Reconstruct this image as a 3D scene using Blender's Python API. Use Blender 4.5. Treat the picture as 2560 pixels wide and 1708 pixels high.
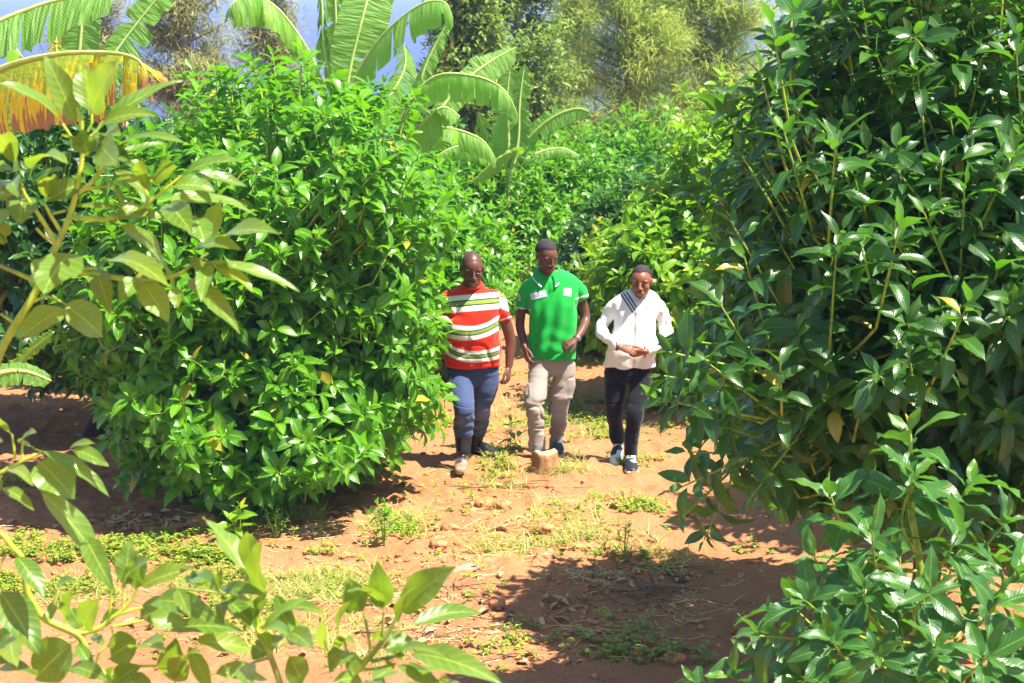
import bpy, math, random
import numpy as np
from mathutils import Vector, Matrix
from mathutils.bvhtree import BVHTree

R = math.radians
for o in list(bpy.data.objects):
    bpy.data.objects.remove(o, do_unlink=True)
scene = bpy.context.scene
COL = scene.collection

# ------------------------------------------------------------------ camera
CH, PITCH, FPX = 3.7, R(9.11), 5450.0        # camera height, downward pitch, focal length in px of a 2560 px wide frame
cam = bpy.data.cameras.new('camera')
cam.sensor_width = 36.0
cam.lens = 36.0 * FPX / 2560.0
cam.clip_start, cam.clip_end = 0.1, 30000.0
cam.dof.use_dof = True
cam.dof.focus_distance = 10.5
cam.dof.aperture_fstop = 10.0
camo = bpy.data.objects.new('camera', cam)
COL.objects.link(camo)
camo.location = (0, 0, CH)
camo.rotation_euler = (R(90) - PITCH, 0, 0)
scene.camera = camo

# ------------------------------------------------------------------ sky, sun, exposure
SUN_EL, SUN_AZ = R(63), R(-25)               # azimuth from +x, negative = towards the camera side
sun_dir = Vector((math.cos(SUN_EL)*math.cos(SUN_AZ), math.cos(SUN_EL)*math.sin(SUN_AZ), math.sin(SUN_EL)))
world = bpy.data.worlds.new("World")
scene.world = world
world.use_nodes = True
wn = world.node_tree
bg = wn.nodes['Background']
sky = wn.nodes.new('ShaderNodeTexSky')
sky.sky_type = 'NISHITA'
sky.sun_disc = False
sky.sun_elevation = SUN_EL
sky.sun_rotation = math.atan2(sun_dir.x, sun_dir.y)
sky.air_density, sky.dust_density, sky.ozone_density = 1.0, 0.6, 2.0
wn.links.new(sky.outputs[0], bg.inputs[0])
bg.inputs[1].default_value = 0.10
sl = bpy.data.lights.new('sun', 'SUN')
sl.energy = 5.0
sl.angle = R(0.53)
sl.color = (1.0, 0.94, 0.80)
so = bpy.data.objects.new('sun', sl)
COL.objects.link(so)
so.rotation_euler = sun_dir.to_track_quat('Z', 'Y').to_euler()
so.location = (20, -10, 40)
scene.view_settings.view_transform = 'Standard'
scene.view_settings.look = 'None'
scene.view_settings.gamma = 1.0
scene.view_settings.exposure = 1.5
scene.cycles.max_bounces = 7
scene.cycles.diffuse_bounces = 3
scene.cycles.glossy_bounces = 2
scene.cycles.transmission_bounces = 4
scene.cycles.use_denoising = True

# ------------------------------------------------------------------ helpers
def at(px, py, Y):
    """world point seen at photo pixel (px,py) on the plane y=Y"""
    u, v = (px-1280)/FPX, (854-py)/FPX
    c, s = math.cos(PITCH), math.sin(PITCH)
    d = Vector((u, c + v*s, -s + v*c))
    return Vector((0, 0, CH)) + d*(Y/d.y)
def atn(px, py, Y):
    return np.array(at(px, py, Y))
def mpp(Y):
    return Y/FPX*1.0
def proj(V):
    """array of world points -> photo pixels"""
    c, s = math.cos(PITCH), math.sin(PITCH)
    x, y, z = V[:, 0], V[:, 1], V[:, 2]-CH
    dep = y*c - z*s
    up = y*s + z*c
    return 1280 + FPX*x/dep, 854 - FPX*up/dep
def hsh(ix, iy, iz, seed):
    h = (ix.astype(np.int64)*374761393 + iy.astype(np.int64)*668265263 + iz.astype(np.int64)*1440662683 + seed*974634777) & 0xffffffff
    h = ((h ^ (h >> 13))*1274126177) & 0xffffffff
    h = ((h ^ (h >> 16))*2246822519) & 0xffffffff
    return ((h ^ (h >> 15)) & 0xffffff)/float(0xffffff)*2-1
def vnoise(P, seed=0):
    P = np.asarray(P, float)
    i = np.floor(P).astype(np.int64)
    f = P-i
    f = f*f*(3-2*f)
    r = 0
    for dx in (0, 1):
        wx = f[:, 0] if dx else 1-f[:, 0]
        for dy in (0, 1):
            wy = f[:, 1] if dy else 1-f[:, 1]
            for dz in (0, 1):
                wz = f[:, 2] if dz else 1-f[:, 2]
                r = r + wx*wy*wz*hsh(i[:, 0]+dx, i[:, 1]+dy, i[:, 2]+dz, seed)
    return r
def fbm(P, seed=0, octv=4):
    r, a = 0, 1.0
    P = np.asarray(P, float)
    for k in range(octv):
        r = r + a*vnoise(P*(2.03**k)+7.3*k, seed+k)
        a *= 0.5
    return r
def nrm(v):
    v = np.asarray(v, float)
    return v/np.maximum(np.linalg.norm(v, axis=-1, keepdims=True), 1e-9)

class MB:
    """collects vertices, quads/tris and a 4-channel attribute; build() makes ONE mesh object"""
    def __init__(s):
        s.v, s.q, s.t, s.a, s.n = [], [], [], [], 0
    def add(s, V, Q=None, T=None, A=None):
        V = np.asarray(V, float).reshape(-1, 3)
        if Q is not None and len(Q): s.q.append(np.asarray(Q, np.int64).reshape(-1, 4)+s.n)
        if T is not None and len(T): s.t.append(np.asarray(T, np.int64).reshape(-1, 3)+s.n)
        s.v.append(V)
        s.a.append(np.zeros((len(V), 4)) if A is None else np.asarray(A, float).reshape(-1, 4))
        s.n += len(V)
    def mesh(s, name, off=(0, 0, 0), smooth=True):
        me = bpy.data.meshes.new(name)
        V = np.concatenate(s.v)-np.asarray(off)
        A = np.concatenate(s.a)
        q = np.concatenate(s.q) if s.q else np.zeros((0, 4), np.int64)
        t = np.concatenate(s.t) if s.t else np.zeros((0, 3), np.int64)
        loops = np.concatenate([q.ravel(), t.ravel()]).astype(np.int32)
        starts = np.concatenate([np.arange(len(q))*4, len(q)*4+np.arange(len(t))*3]).astype(np.int32)
        me.vertices.add(len(V)); me.vertices.foreach_set('co', V.astype(np.float32).ravel())
        me.loops.add(len(loops)); me.loops.foreach_set('vertex_index', loops)
        me.polygons.add(len(starts)); me.polygons.foreach_set('loop_start', starts)
        me.polygons.foreach_set('use_smooth', np.full(len(starts), smooth, bool))
        me.update(calc_edges=True)
        at_ = me.attributes.new('tint', 'FLOAT_COLOR', 'POINT')
        at_.data.foreach_set('color', A.astype(np.float32).ravel())
        return me
    def build(s, name, mat, parent=None, off=(0, 0, 0), smooth=True):
        me = s.mesh(name, off, smooth)
        return link(name, me, mat, parent)
def link(name, me, mat, parent=None):
    o = bpy.data.objects.new(name, me)
    COL.objects.link(o)
    if mat is not None: me.materials.append(mat)
    if parent is not None: o.parent = parent
    return o
def thing(name, label, cat, loc=(0, 0, 0), group=None, rz=0):
    o = bpy.data.objects.new(name, None)
    COL.objects.link(o)
    o.location = loc
    o.rotation_euler = (0, 0, rz)
    o.empty_display_size = 0.2
    tag(o, label, cat, group)
    return o
def tag(o, label=None, cat=None, group=None, kind=None):
    if label: o['label'] = label
    if cat: o['category'] = cat
    if group: o['group'] = group
    if kind: o['kind'] = kind
    return o
def copy_tree(o, loc, rz=0.0, sc=(1, 1, 1), label=None, group=None):
    r = o.copy(); COL.objects.link(r)
    r.location = loc; r.rotation_euler = (0, 0, rz); r.scale = sc
    if label: r['label'] = label
    if group: r['group'] = group
    for ch in list(o.children):
        c = ch.copy(); COL.objects.link(c); c.parent = r
    return r

def tubes(mb, P, Rr, sides=6, A=None):
    """P (N,K,3) centre lines, Rr (N,K) radii"""
    P = np.asarray(P, float); Rr = np.asarray(Rr, float)
    N, K, _ = P.shape
    T = np.empty_like(P)
    T[:, 1:-1] = P[:, 2:]-P[:, :-2]; T[:, 0] = P[:, 1]-P[:, 0]; T[:, -1] = P[:, -1]-P[:, -2]
    T = nrm(T)
    ref = np.where(np.abs(T[:, :1, 2:3]) > 0.85, np.array([[[1., 0, 0]]]), np.array([[[0, 0, 1.]]]))
    U = nrm(np.cross(T, np.broadcast_to(ref, T.shape)))
    W = np.cross(T, U)
    th = np.arange(sides)/sides*2*math.pi
    ring = P[:, :, None]+Rr[:, :, None, None]*(U[:, :, None]*np.cos(th)[None, None, :, None]+W[:, :, None]*np.sin(th)[None, None, :, None])
    V = ring.reshape(-1, 3)
    n, k, s = np.meshgrid(np.arange(N), np.arange(K-1), np.arange(sides), indexing='ij')
    b = (n*K+k)*sides
    s2 = (s+1) % sides
    Q = np.stack([b+s, b+s2, b+sides+s2, b+sides+s], -1).reshape(-1, 4)
    # caps at the end: collapse with one centre vertex each
    AA = np.zeros((len(V), 4))
    if A is not None:
        AA[:] = np.repeat(np.repeat(np.asarray(A, float).reshape(N, 1, 4), K, 1).reshape(-1, 4), sides, 0)
    mb.add(V, Q, A=AA)

def leaves(mb, B, D0, N0, L, W, bend, nseg=5, fold=0.25, wave=0.0, pet=0.1, rnd=None, age=None, rng=None, cross=1, shape=0.75, twist=None):
    """vectorised leaf blades. B base, D0 start direction, N0 upper-side normal; bend = total angle turned away from the normal"""
    B = np.asarray(B, float); n = len(B)
    if n == 0: return
    D0 = nrm(D0); N0 = np.asarray(N0, float)
    N0 = nrm(N0-(N0*D0).sum(-1, keepdims=True)*D0)
    S0 = np.cross(D0, N0)
    L = np.broadcast_to(np.asarray(L, float), (n,)); W = np.broadcast_to(np.asarray(W, float), (n,)); bend = np.broadcast_to(np.asarray(bend, float), (n,))
    rng = rng or np.random.RandomState(1)
    if rnd is None: rnd = rng.rand(n)
    if age is None: age = np.zeros(n)
    ts = np.concatenate([[0.0], pet+(1-pet)*np.linspace(0, 1, nseg+1)]) if pet > 0 else np.linspace(0, 1, nseg+2)
    K = len(ts)
    a = bend[:, None]*ts[None]
    ca, sa = np.cos(a)[..., None], np.sin(a)[..., None]
    Dt = ca*D0[:, None]-sa*N0[:, None]
    Nt = ca*N0[:, None]+sa*D0[:, None]
    dt = np.diff(ts)
    C = np.zeros((n, K, 3))
    C[:, 1:] = np.cumsum((Dt[:, 1:]+Dt[:, :-1])*0.5*dt[None, :, None], 1)*L[:, None, None]
    C += B[:, None]
    tb = np.clip((ts-pet)/(1-pet), 0, 1)
    wp = np.sin(math.pi*np.clip(tb, 0, 1)**shape)**0.8
    wp = np.where(tb > 0.6, wp*(1-0.25*((tb-0.6)/0.4)**2), wp)
    wp = np.where(ts < pet+1e-6, 0.035, np.maximum(wp, 0.012))
    S = np.broadcast_to(S0[:, None], Dt.shape)
    if twist is not None:
        tw = twist[:, None]*tb[None]
        ct, st = np.cos(tw)[..., None], np.sin(tw)[..., None]
        S, Nt = ct*S+st*Nt, ct*Nt-st*S
    us = np.array([-1, 0, 1.]) if cross == 1 else np.array([-1, -0.55, 0, 0.55, 1.])
    M = len(us)
    ph = rng.rand(n)*6.28; fr = 9+rng.rand(n)*7
    wv = wave*W[:, None, None]*np.sin(fr[:, None, None]*tb[None, :, None]+ph[:, None, None]+(us[None, None, :] > 0)*1.9)*np.abs(us)[None, None, :]*np.clip(tb*4, 0, 1)[None, :, None]
    hw = 0.5*W[:, None, None]*wp[None, :, None]
    pos = C[:, :, None]+S[:, :, None]*(hw*us)[..., None]+Nt[:, :, None]*(fold*hw*np.abs(us)**1.3+wv)[..., None]
    V = pos.reshape(-1, 3)
    A = np.zeros((n, K, M, 4))
    A[..., 0] = us; A[..., 1] = ts[None, :, None]; A[..., 2] = np.asarray(rnd)[:, None, None]; A[..., 3] = np.asarray(age)[:, None, None]
    i, k, m = np.meshgrid(np.arange(n), np.arange(K-1), np.arange(M-1), indexing='ij')
    b = (i*K+k)*M+m
    Q = np.stack([b, b+1, b+M+1, b+M], -1).reshape(-1, 4)   # normal along +N
    mb.add(V, Q[:, ::-1] if LEAF_FLIP else Q, A=A)
LEAF_FLIP = False

# ------------------------------------------------------------------ materials
def mat(name):
    m = bpy.data.materials.new(name); m.use_nodes = True
    nt = m.node_tree
    return m, nt, nt.nodes['Principled BSDF'], nt.nodes['Material Output']
def nd(nt, typ, ins=None, **kw):
    n = nt.nodes.new(typ)
    for k, v in kw.items(): setattr(n, k, v)
    for k, v in (ins or {}).items():
        if hasattr(v, 'is_linked') or isinstance(v, bpy.types.NodeSocket): nt.links.new(v, n.inputs[k])
        else: n.inputs[k].default_value = v
    return n
def mth(nt, op, a, b=None, c=None, clamp=False):
    n = nt.nodes.new('ShaderNodeMath'); n.operation = op; n.use_clamp = clamp
    for i, v in enumerate((a, b, c)):
        if v is None: continue
        if isinstance(v, bpy.types.NodeSocket): nt.links.new(v, n.inputs[i])
        else: n.inputs[i].default_value = v
    return n.outputs[0]
def mixc(nt, f, a, b, mode='MIX'):
    n = nt.nodes.new('ShaderNodeMix'); n.data_type = 'RGBA'; n.blend_type = mode
    for i, v in ((0, f), (6, a), (7, b)):
        if isinstance(v, bpy.types.NodeSocket): nt.links.new(v, n.inputs[i])
        else: n.inputs[i].default_value = v if i == 0 else (*v, 1) if len(v) == 3 else v
    return n.outputs[2]
def sstep(nt, x, a, b, o0=0.0, o1=1.0):
    n = nt.nodes.new('ShaderNodeMapRange'); n.interpolation_type = 'SMOOTHSTEP'
    nt.links.new(x, n.inputs[0])
    for i, v in enumerate((a, b, o0, o1)): n.inputs[i+1].default_value = v
    return n.outputs[0]

def leaf_mat(name, dark, light, young, trans, under=None, rough=0.3, tmix=0.35, spec=0.5, veins=14.0, rib=(0.45, 0.55, 0.08), sick=0.985, sickc=(0.45, 0.32, 0.03), ribw=0.07, uf=0.35, pleat=0.0):
    m, nt, bs, out = mat(name)
    at_ = nd(nt, 'ShaderNodeAttribute', attribute_name='tint')
    sep = nd(nt, 'ShaderNodeSeparateColor', {0: at_.outputs['Color']})
    ac = mth(nt, 'ABSOLUTE', sep.outputs[0]); al = sep.outputs[1]; rn = sep.outputs[2]; ag = at_.outputs['Alpha']
    c = mixc(nt, rn, dark, light)
    c = mixc(nt, ag, c, young)
    tc = nd(nt, 'ShaderNodeTexCoord')
    nz = nd(nt, 'ShaderNodeTexNoise', {'Vector': tc.outputs['Object'], 'Scale': 23.0, 'Detail': 3.0})
    c = mixc(nt, mth(nt, 'MULTIPLY', sstep(nt, nz.outputs[0], 0.45, 0.75), 0.35), c, light)
    sp = nd(nt, 'ShaderNodeTexNoise', {'Vector': tc.outputs['Object'], 'Scale': 70.0, 'Detail': 2.0})
    c = mixc(nt, mth(nt, 'MULTIPLY', sstep(nt, sp.outputs[0], 0.70, 0.76), 0.6), c, (0.20, 0.13, 0.04))
    if sick < 1:
        c = mixc(nt, mth(nt, 'MULTIPLY', mth(nt, 'GREATER_THAN', rn, sick), 0.8), c, sickc)
    if pleat:
        cx = nd(nt, 'ShaderNodeCombineXYZ', {0: mth(nt, 'MULTIPLY', al, 55.0), 1: mth(nt, 'MULTIPLY', ac, 1.2), 2: mth(nt, 'MULTIPLY', rn, 9.0)})
        pl = nd(nt, 'ShaderNodeTexNoise', {'Vector': cx.outputs[0], 'Scale': 1.0, 'Detail': 3.0})
        c = mixc(nt, mth(nt, 'MULTIPLY', sstep(nt, pl.outputs[0], 0.38, 0.66), pleat), c, young)
    # midrib, petiole and side veins
    mr = sstep(nt, ac, ribw*0.5, ribw*1.4, 1.0, 0.0)
    vv = mth(nt, 'SINE', mth(nt, 'MULTIPLY', mth(nt, 'SUBTRACT', al, mth(nt, 'MULTIPLY', ac, 0.16)), veins*6.28))
    vm = mth(nt, 'MULTIPLY', sstep(nt, vv, 0.86, 1.0), 0.4)
    pm = sstep(nt, al, 0.08, 0.12, 1.0, 0.0)
    ribm = mth(nt, 'MAXIMUM', mth(nt, 'MULTIPLY', mth(nt, 'MAXIMUM', mr, vm), 0.75), pm)
    c = mixc(nt, ribm, c, rib)
    geo = nd(nt, 'ShaderNodeNewGeometry')
    if under is None: under = tuple(0.5*(x+y)+0.02 for x, y in zip(light, (0.12, 0.2, 0.1)))
    cu = mixc(nt, ribm, under, rib)
    cf = mixc(nt, mth(nt, 'MULTIPLY', geo.outputs['Backfacing'], 0.75), c, cu)
    nt.links.new(cf, bs.inputs['Base Color'])
    rgh = mth(nt, 'ADD', mth(nt, 'MULTIPLY', geo.outputs['Backfacing'], uf), mth(nt, 'ADD', mth(nt, 'MULTIPLY', nz.outputs[0], 0.2), rough-0.1))
    nt.links.new(rgh, bs.inputs['Roughness'])
    bs.inputs['Specular IOR Level'].default_value = spec
    hh = mth(nt, 'ADD', mth(nt, 'MULTIPLY', vv, 0.5 if veins > 30 else 0.16), mth(nt, 'MULTIPLY', nz.outputs[0], 1.0))
    bp = nd(nt, 'ShaderNodeBump', {'Height': hh, 'Strength': 0.25, 'Distance': 0.004})
    nt.links.new(bp.outputs[0], bs.inputs['Normal'])
    if pleat:
        b2 = nd(nt, 'ShaderNodeBump', {'Height': pl.outputs[0], 'Strength': 0.7, 'Distance': 0.05, 'Normal': bp.outputs[0]})
        nt.links.new(b2.outputs[0], bs.inputs['Normal'])
    tr = nd(nt, 'ShaderNodeBsdfTranslucent', {'Color': mixc(nt, rn, tuple(0.75*x for x in trans), trans)})
    mx = nd(nt, 'ShaderNodeMixShader', {0: tmix, 1: bs.outputs[0], 2: tr.outputs[0]})
    nt.links.new(mx.outputs[0], out.inputs[0])
    return m
def noise_mat(name, c1, c2, scale=20.0, rough=0.7, bump=0.3, dist=0.01, spec=0.3, stretch=(1, 1, 1), c3=None, sheen=0.0):
    m, nt, bs, out = mat(name)
    tc = nd(nt, 'ShaderNodeTexCoord')
    mp = nd(nt, 'ShaderNodeMapping', {'Vector': tc.outputs['Object'], 'Scale': stretch})
    nz = nd(nt, 'ShaderNodeTexNoise', {'Vector': mp.outputs[0], 'Scale': scale, 'Detail': 5.0})
    c = mixc(nt, sstep(nt, nz.outputs[0], 0.35, 0.65), c1, c2)
    if c3:
        n2 = nd(nt, 'ShaderNodeTexNoise', {'Vector': mp.outputs[0], 'Scale': scale*0.23, 'Detail': 3.0})
        c = mixc(nt, sstep(nt, n2.outputs[0], 0.5, 0.62), c, c3)
    nt.links.new(c, bs.inputs['Base Color'])
    bs.inputs['Roughness'].default_value = rough
    bs.inputs['Specular IOR Level'].default_value = spec
    if sheen: bs.inputs['Sheen Weight'].default_value = sheen
    bp = nd(nt, 'ShaderNodeBump', {'Height': nz.outputs[0], 'Strength': bump, 'Distance': dist})
    nt.links.new(bp.outputs[0], bs.inputs['Normal'])
    return m
def tint_mat(name, rough=0.7, scale=60.0, bump=0.2, dist=0.003, spec=0.3, var=0.15, sheen=0.0):
    """colour comes from the mesh's own tint attribute (a printed or woven pattern)"""
    m, nt, bs, out = mat(name)
    at_ = nd(nt, 'ShaderNodeAttribute', attribute_name='tint')
    tc = nd(nt, 'ShaderNodeTexCoord')
    nz = nd(nt, 'ShaderNodeTexNoise', {'Vector': tc.outputs['Object'], 'Scale': scale, 'Detail': 4.0})
    c = mixc(nt, mth(nt, 'MULTIPLY', nz.outputs[0], var*2), at_.outputs['Color'], (0, 0, 0))
    nt.links.new(c, bs.inputs['Base Color'])
    bs.inputs['Roughness'].default_value = rough
    bs.inputs['Specular IOR Level'].default_value = spec
    if sheen: bs.inputs['Sheen Weight'].default_value = sheen
    bp = nd(nt, 'ShaderNodeBump', {'Height': nz.outputs[0], 'Strength': bump, 'Distance': dist})
    nt.links.new(bp.outputs[0], bs.inputs['Normal'])
    return m

M = {}
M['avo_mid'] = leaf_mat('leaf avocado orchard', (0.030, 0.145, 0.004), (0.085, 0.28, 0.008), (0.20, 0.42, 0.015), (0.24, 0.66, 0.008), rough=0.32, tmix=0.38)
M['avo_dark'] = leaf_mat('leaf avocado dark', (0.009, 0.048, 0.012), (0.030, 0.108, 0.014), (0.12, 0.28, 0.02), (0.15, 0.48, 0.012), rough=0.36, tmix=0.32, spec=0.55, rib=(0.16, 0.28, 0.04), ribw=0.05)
M['avo_young'] = leaf_mat('leaf avocado young', (0.018, 0.085, 0.016), (0.038, 0.135, 0.020), (0.18, 0.34, 0.03), (0.14, 0.42, 0.015), rough=0.38, tmix=0.30, rib=(0.24, 0.38, 0.05), ribw=0.05, sick=1.0)
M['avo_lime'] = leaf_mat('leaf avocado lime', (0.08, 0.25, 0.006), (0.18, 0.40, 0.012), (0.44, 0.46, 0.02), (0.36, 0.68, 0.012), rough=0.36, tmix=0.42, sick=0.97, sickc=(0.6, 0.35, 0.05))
M['avo_near'] = leaf_mat('leaf avocado near', (0.065, 0.155, 0.018), (0.12, 0.235, 0.035), (0.30, 0.32, 0.02), (0.40, 0.60, 0.03), under=(0.15, 0.21, 0.04), rough=0.36, tmix=0.36, veins=9.0, ribw=0.05, sick=1.0)
M['banana'] = leaf_mat('leaf banana', (0.06, 0.22, 0.012), (0.13, 0.33, 0.025), (0.32, 0.50, 0.06), (0.34, 0.72, 0.03), under=(0.15, 0.32, 0.06), rough=0.42, tmix=0.42, veins=70.0, rib=(0.42, 0.55, 0.14), sick=1.0, ribw=0.05, uf=0.1, pleat=0.6)
M['weed'] = leaf_mat('leaf weed', (0.14, 0.27, 0.02), (0.30, 0.40, 0.04), (0.45, 0.42, 0.07), (0.45, 0.6, 0.04), rough=0.5, tmix=0.35, veins=5.0, sick=0.88, sickc=(0.60, 0.42, 0.12))
M['casuarina'] = leaf_mat('needles olive', (0.15, 0.28, 0.07), (0.34, 0.48, 0.10), (0.44, 0.42, 0.10), (0.60, 0.74, 0.14), rough=0.6, tmix=0.45, veins=3.0, sick=0.96, sickc=(0.5, 0.36, 0.2), spec=0.2)
M['grevillea'] = leaf_mat('leaves grey olive', (0.18, 0.22, 0.10), (0.34, 0.36, 0.16), (0.46, 0.36, 0.16), (0.42, 0.44, 0.16), rough=0.6, tmix=0.4, veins=3.0, sick=0.90, sickc=(0.50, 0.30, 0.22), spec=0.2)
M['cassia'] = leaf_mat('leaves shrub', (0.06, 0.15, 0.03), (0.17, 0.28, 0.05), (0.32, 0.42, 0.06), (0.30, 0.48, 0.05), rough=0.5, tmix=0.36, veins=3.0)
M['flower'] = noise_mat('petal yellow', (0.9, 0.62, 0.01), (0.95, 0.72, 0.03), 5, 0.6, 0.0)
M['bark'] = noise_mat('bark brown', (0.09, 0.055, 0.035), (0.2, 0.14, 0.09), 30, 0.9, 0.8, 0.02, stretch=(1, 1, 0.3))
M['bark_dark'] = noise_mat('bark dark', (0.03, 0.02, 0.016), (0.07, 0.05, 0.04), 30, 0.9, 0.8, 0.02)
M['bark_pale'] = noise_mat('bark pale', (0.2, 0.15, 0.11), (0.36, 0.29, 0.22), 18, 0.9, 0.8, 0.02, stretch=(1, 1, 0.3))
M['twig'] = noise_mat('twig green', (0.16, 0.27, 0.03), (0.34, 0.42, 0.06), 25, 0.5, 0.2, 0.004)
M['stem_near'] = noise_mat('stem yellow green', (0.32, 0.42, 0.03), (0.50, 0.56, 0.06), 30, 0.45, 0.3, 0.003, c3=(0.24, 0.28, 0.06))
M['pseudostem'] = noise_mat('banana stem', (0.25, 0.33, 0.08), (0.45, 0.45, 0.18), 9, 0.6, 0.3, 0.01, stretch=(1, 1, 0.15), c3=(0.16, 0.1, 0.05))
M['straw'] = noise_mat('dry straw', (0.55, 0.40, 0.18), (0.7, 0.55, 0.28), 30, 0.8, 0.1)
M['grass'] = leaf_mat('grass blade', (0.20, 0.30, 0.04), (0.55, 0.50, 0.14), (0.6, 0.5, 0.2), (0.5, 0.6, 0.1), rough=0.6, tmix=0.4, veins=1.0, sick=0.6, sickc=(0.66, 0.50, 0.22))
M['deadleaf'] = noise_mat('dead leaf', (0.30, 0.17, 0.08), (0.52, 0.36, 0.2), 40, 0.8, 0.3)

def soil_mat():
    m, nt, bs, out = mat('red soil')
    tc = nd(nt, 'ShaderNodeTexCoord')
    n1 = nd(nt, 'ShaderNodeTexNoise', {'Vector': tc.outputs['Object'], 'Scale': 0.9, 'Detail': 6.0, 'Roughness': 0.6})
    n2 = nd(nt, 'ShaderNodeTexNoise', {'Vector': tc.outputs['Object'], 'Scale': 7.0, 'Detail': 8.0, 'Roughness': 0.65})
    n3 = nd(nt, 'ShaderNodeTexNoise', {'Vector': tc.outputs['Object'], 'Scale': 55.0, 'Detail': 6.0, 'Roughness': 0.7})
    c = mixc(nt, sstep(nt, n1.outputs[0], 0.35, 0.65), (0.47, 0.185, 0.076), (0.59, 0.285, 0.130))
    c = mixc(nt, mth(nt, 'MULTIPLY', sstep(nt, n2.outputs[0], 0.5, 0.72), 0.6), c, (0.65, 0.36, 0.185))
    c = mixc(nt, mth(nt, 'MULTIPLY', sstep(nt, n3.outputs[0], 0.60, 0.44), 0.5), (0.34, 0.15, 0.07), c)
    # pale dusty spots
    n4 = nd(nt, 'ShaderNodeTexNoise', {'Vector': tc.outputs['Object'], 'Scale': 2.3, 'Detail': 4.0})
    c = mixc(nt, mth(nt, 'MULTIPLY', sstep(nt, n4.outputs[0], 0.68, 0.74), 0.5), c, (0.55, 0.40, 0.34))
    nt.links.new(c, bs.inputs['Base Color'])
    bs.inputs['Roughness'].default_value = 0.95
    bs.inputs['Specular IOR Level'].default_value = 0.12
    h = mth(nt, 'ADD', mth(nt, 'MULTIPLY', n2.outputs[0], 1.0), mth(nt, 'MULTIPLY', n3.outputs[0], 0.35))
    bp = nd(nt, 'ShaderNodeBump', {'Height': h, 'Strength': 0.8, 'Distance': 0.05})
    nt.links.new(bp.outputs[0], bs.inputs['Normal'])
    return m
M['soil'] = soil_mat()
M['clod'] = noise_mat('soil lump', (0.36, 0.13, 0.055), (0.52, 0.24, 0.11), 25, 0.95, 0.8, 0.02)
def water_mat():
    m, nt, bs, out = mat('lake water')
    tc = nd(nt, 'ShaderNodeTexCoord')
    nz = nd(nt, 'ShaderNodeTexNoise', {'Vector': tc.outputs['Object'], 'Scale': 0.35, 'Detail': 5.0})
    bs.inputs['Base Color'].default_value = (0.060, 0.088, 0.185, 1)
    bs.inputs['Roughness'].default_value = 0.6
    bs.inputs['IOR'].default_value = 1.33
    bs.inputs['Specular IOR Level'].default_value = 0.06
    bp = nd(nt, 'ShaderNodeBump', {'Height': nz.outputs[0], 'Strength': 0.35, 'Distance': 0.6})
    nt.links.new(bp.outputs[0], bs.inputs['Normal'])
    return m
M['water'] = water_mat()

# ------------------------------------------------------------------ ground
def gbase(x, y):
    """smooth terrain height: level orchard terrace, then the slope down to the lake"""
    x = np.asarray(x, float); y = np.asarray(y, float)
    s = np.clip((y-23)/60, 0, None)
    z = -1.5*np.clip((y-23)/12, 0, 1)**1.5*0.35 - 13*np.clip((y-30)/75, 0, 1)**1.2 - 6*np.clip((y-105)/40, 0, 1)
    return z
def gz(x, y):
    x = np.asarray(x, float); y = np.asarray(y, float)
    sh = x.shape
    P = np.stack([x.ravel(), y.ravel(), np.zeros(x.size)], -1)
    z = 0.045*vnoise(P*0.6, 5)+0.030*vnoise(P*[1.3, 2.1, 1], 6)+0.016*fbm(P*4.5, 7, 3)
    return gbase(x, y)+z.reshape(sh)
def gz1(x, y):
    return float(gz(np.array([x]), np.array([y]))[0])
def grid_axis(lo, hi, step, far, grow=1.12):
    a = list(np.arange(lo, hi, step))
    d = step; p = a[-1]
    while p < far[1]: d *= grow; p += d; a.append(p)
    d = step; p = a[0]; pre = []
    while p > far[0]: d *= grow; p -= d; pre.append(p)
    return np.array(pre[::-1]+a)
gx = grid_axis(-4.6, 4.6, 0.032, (-160, 160))
gy = grid_axis(10.2, 26.0, 0.034, (-40, 150))
GX, GY = np.meshgrid(gx, gy)
GP = np.stack([GX.ravel(), GY.ravel(), np.zeros(GX.size)], -1)
fine = 0.017*np.abs(fbm(GP*11, 31, 3))+0.010*vnoise(GP*27, 33)
cl = np.clip(vnoise(GP*6.5, 41)-0.45, 0, 1)*0.12*np.clip(vnoise(GP*1.1, 42)+0.45, 0, 1)
near = (np.abs(GP[:, 0]) < 5)*(GP[:, 1] > 9.5)*(GP[:, 1] < 27)
GZ = gz(GP[:, 0], GP[:, 1])+(fine+cl)*near
mb = MB()
i, j = np.meshgrid(np.arange(len(gy)-1), np.arange(len(gx)-1), indexing='ij')
b = i*len(gx)+j
mb.add(np.stack([GP[:, 0], GP[:, 1], GZ], -1), np.stack([b, b+1, b+len(gx)+1, b+len(gx)], -1).reshape(-1, 4))
ground = mb.build('ground', M['soil'])
tag(ground, kind='structure')
mb = MB()
wx = np.linspace(-9000, 9000, 41); wy = np.array([95, 140, 200, 300, 500, 900, 2000, 4000, 6000.])
WX, WY = np.meshgrid(wx, wy)
i, j = np.meshgrid(np.arange(len(wy)-1), np.arange(len(wx)-1), indexing='ij')
b = i*len(wx)+j
mb.add(np.stack([WX.ravel(), WY.ravel(), np.full(WX.size, -11.5)], -1), np.stack([b, b+1, b+len(wx)+1, b+len(wx)], -1).reshape(-1, 4))
tag(mb.build('lake_water', M['water']), kind='structure')
def gpt(px, py):
    """ground point under photo pixel"""
    u, v = (px-1280)/FPX, (854-py)/FPX
    c, s = math.cos(PITCH), math.sin(PITCH)
    d = np.array((u, c+v*s, -s+v*c)); t = -CH/d[2]
    p = np.array((0, 0, CH))+d*t
    for _ in range(3):
        t = (gz1(p[0], p[1])-CH)/d[2]; p = np.array((0, 0, CH))+d*t
    return p
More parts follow.
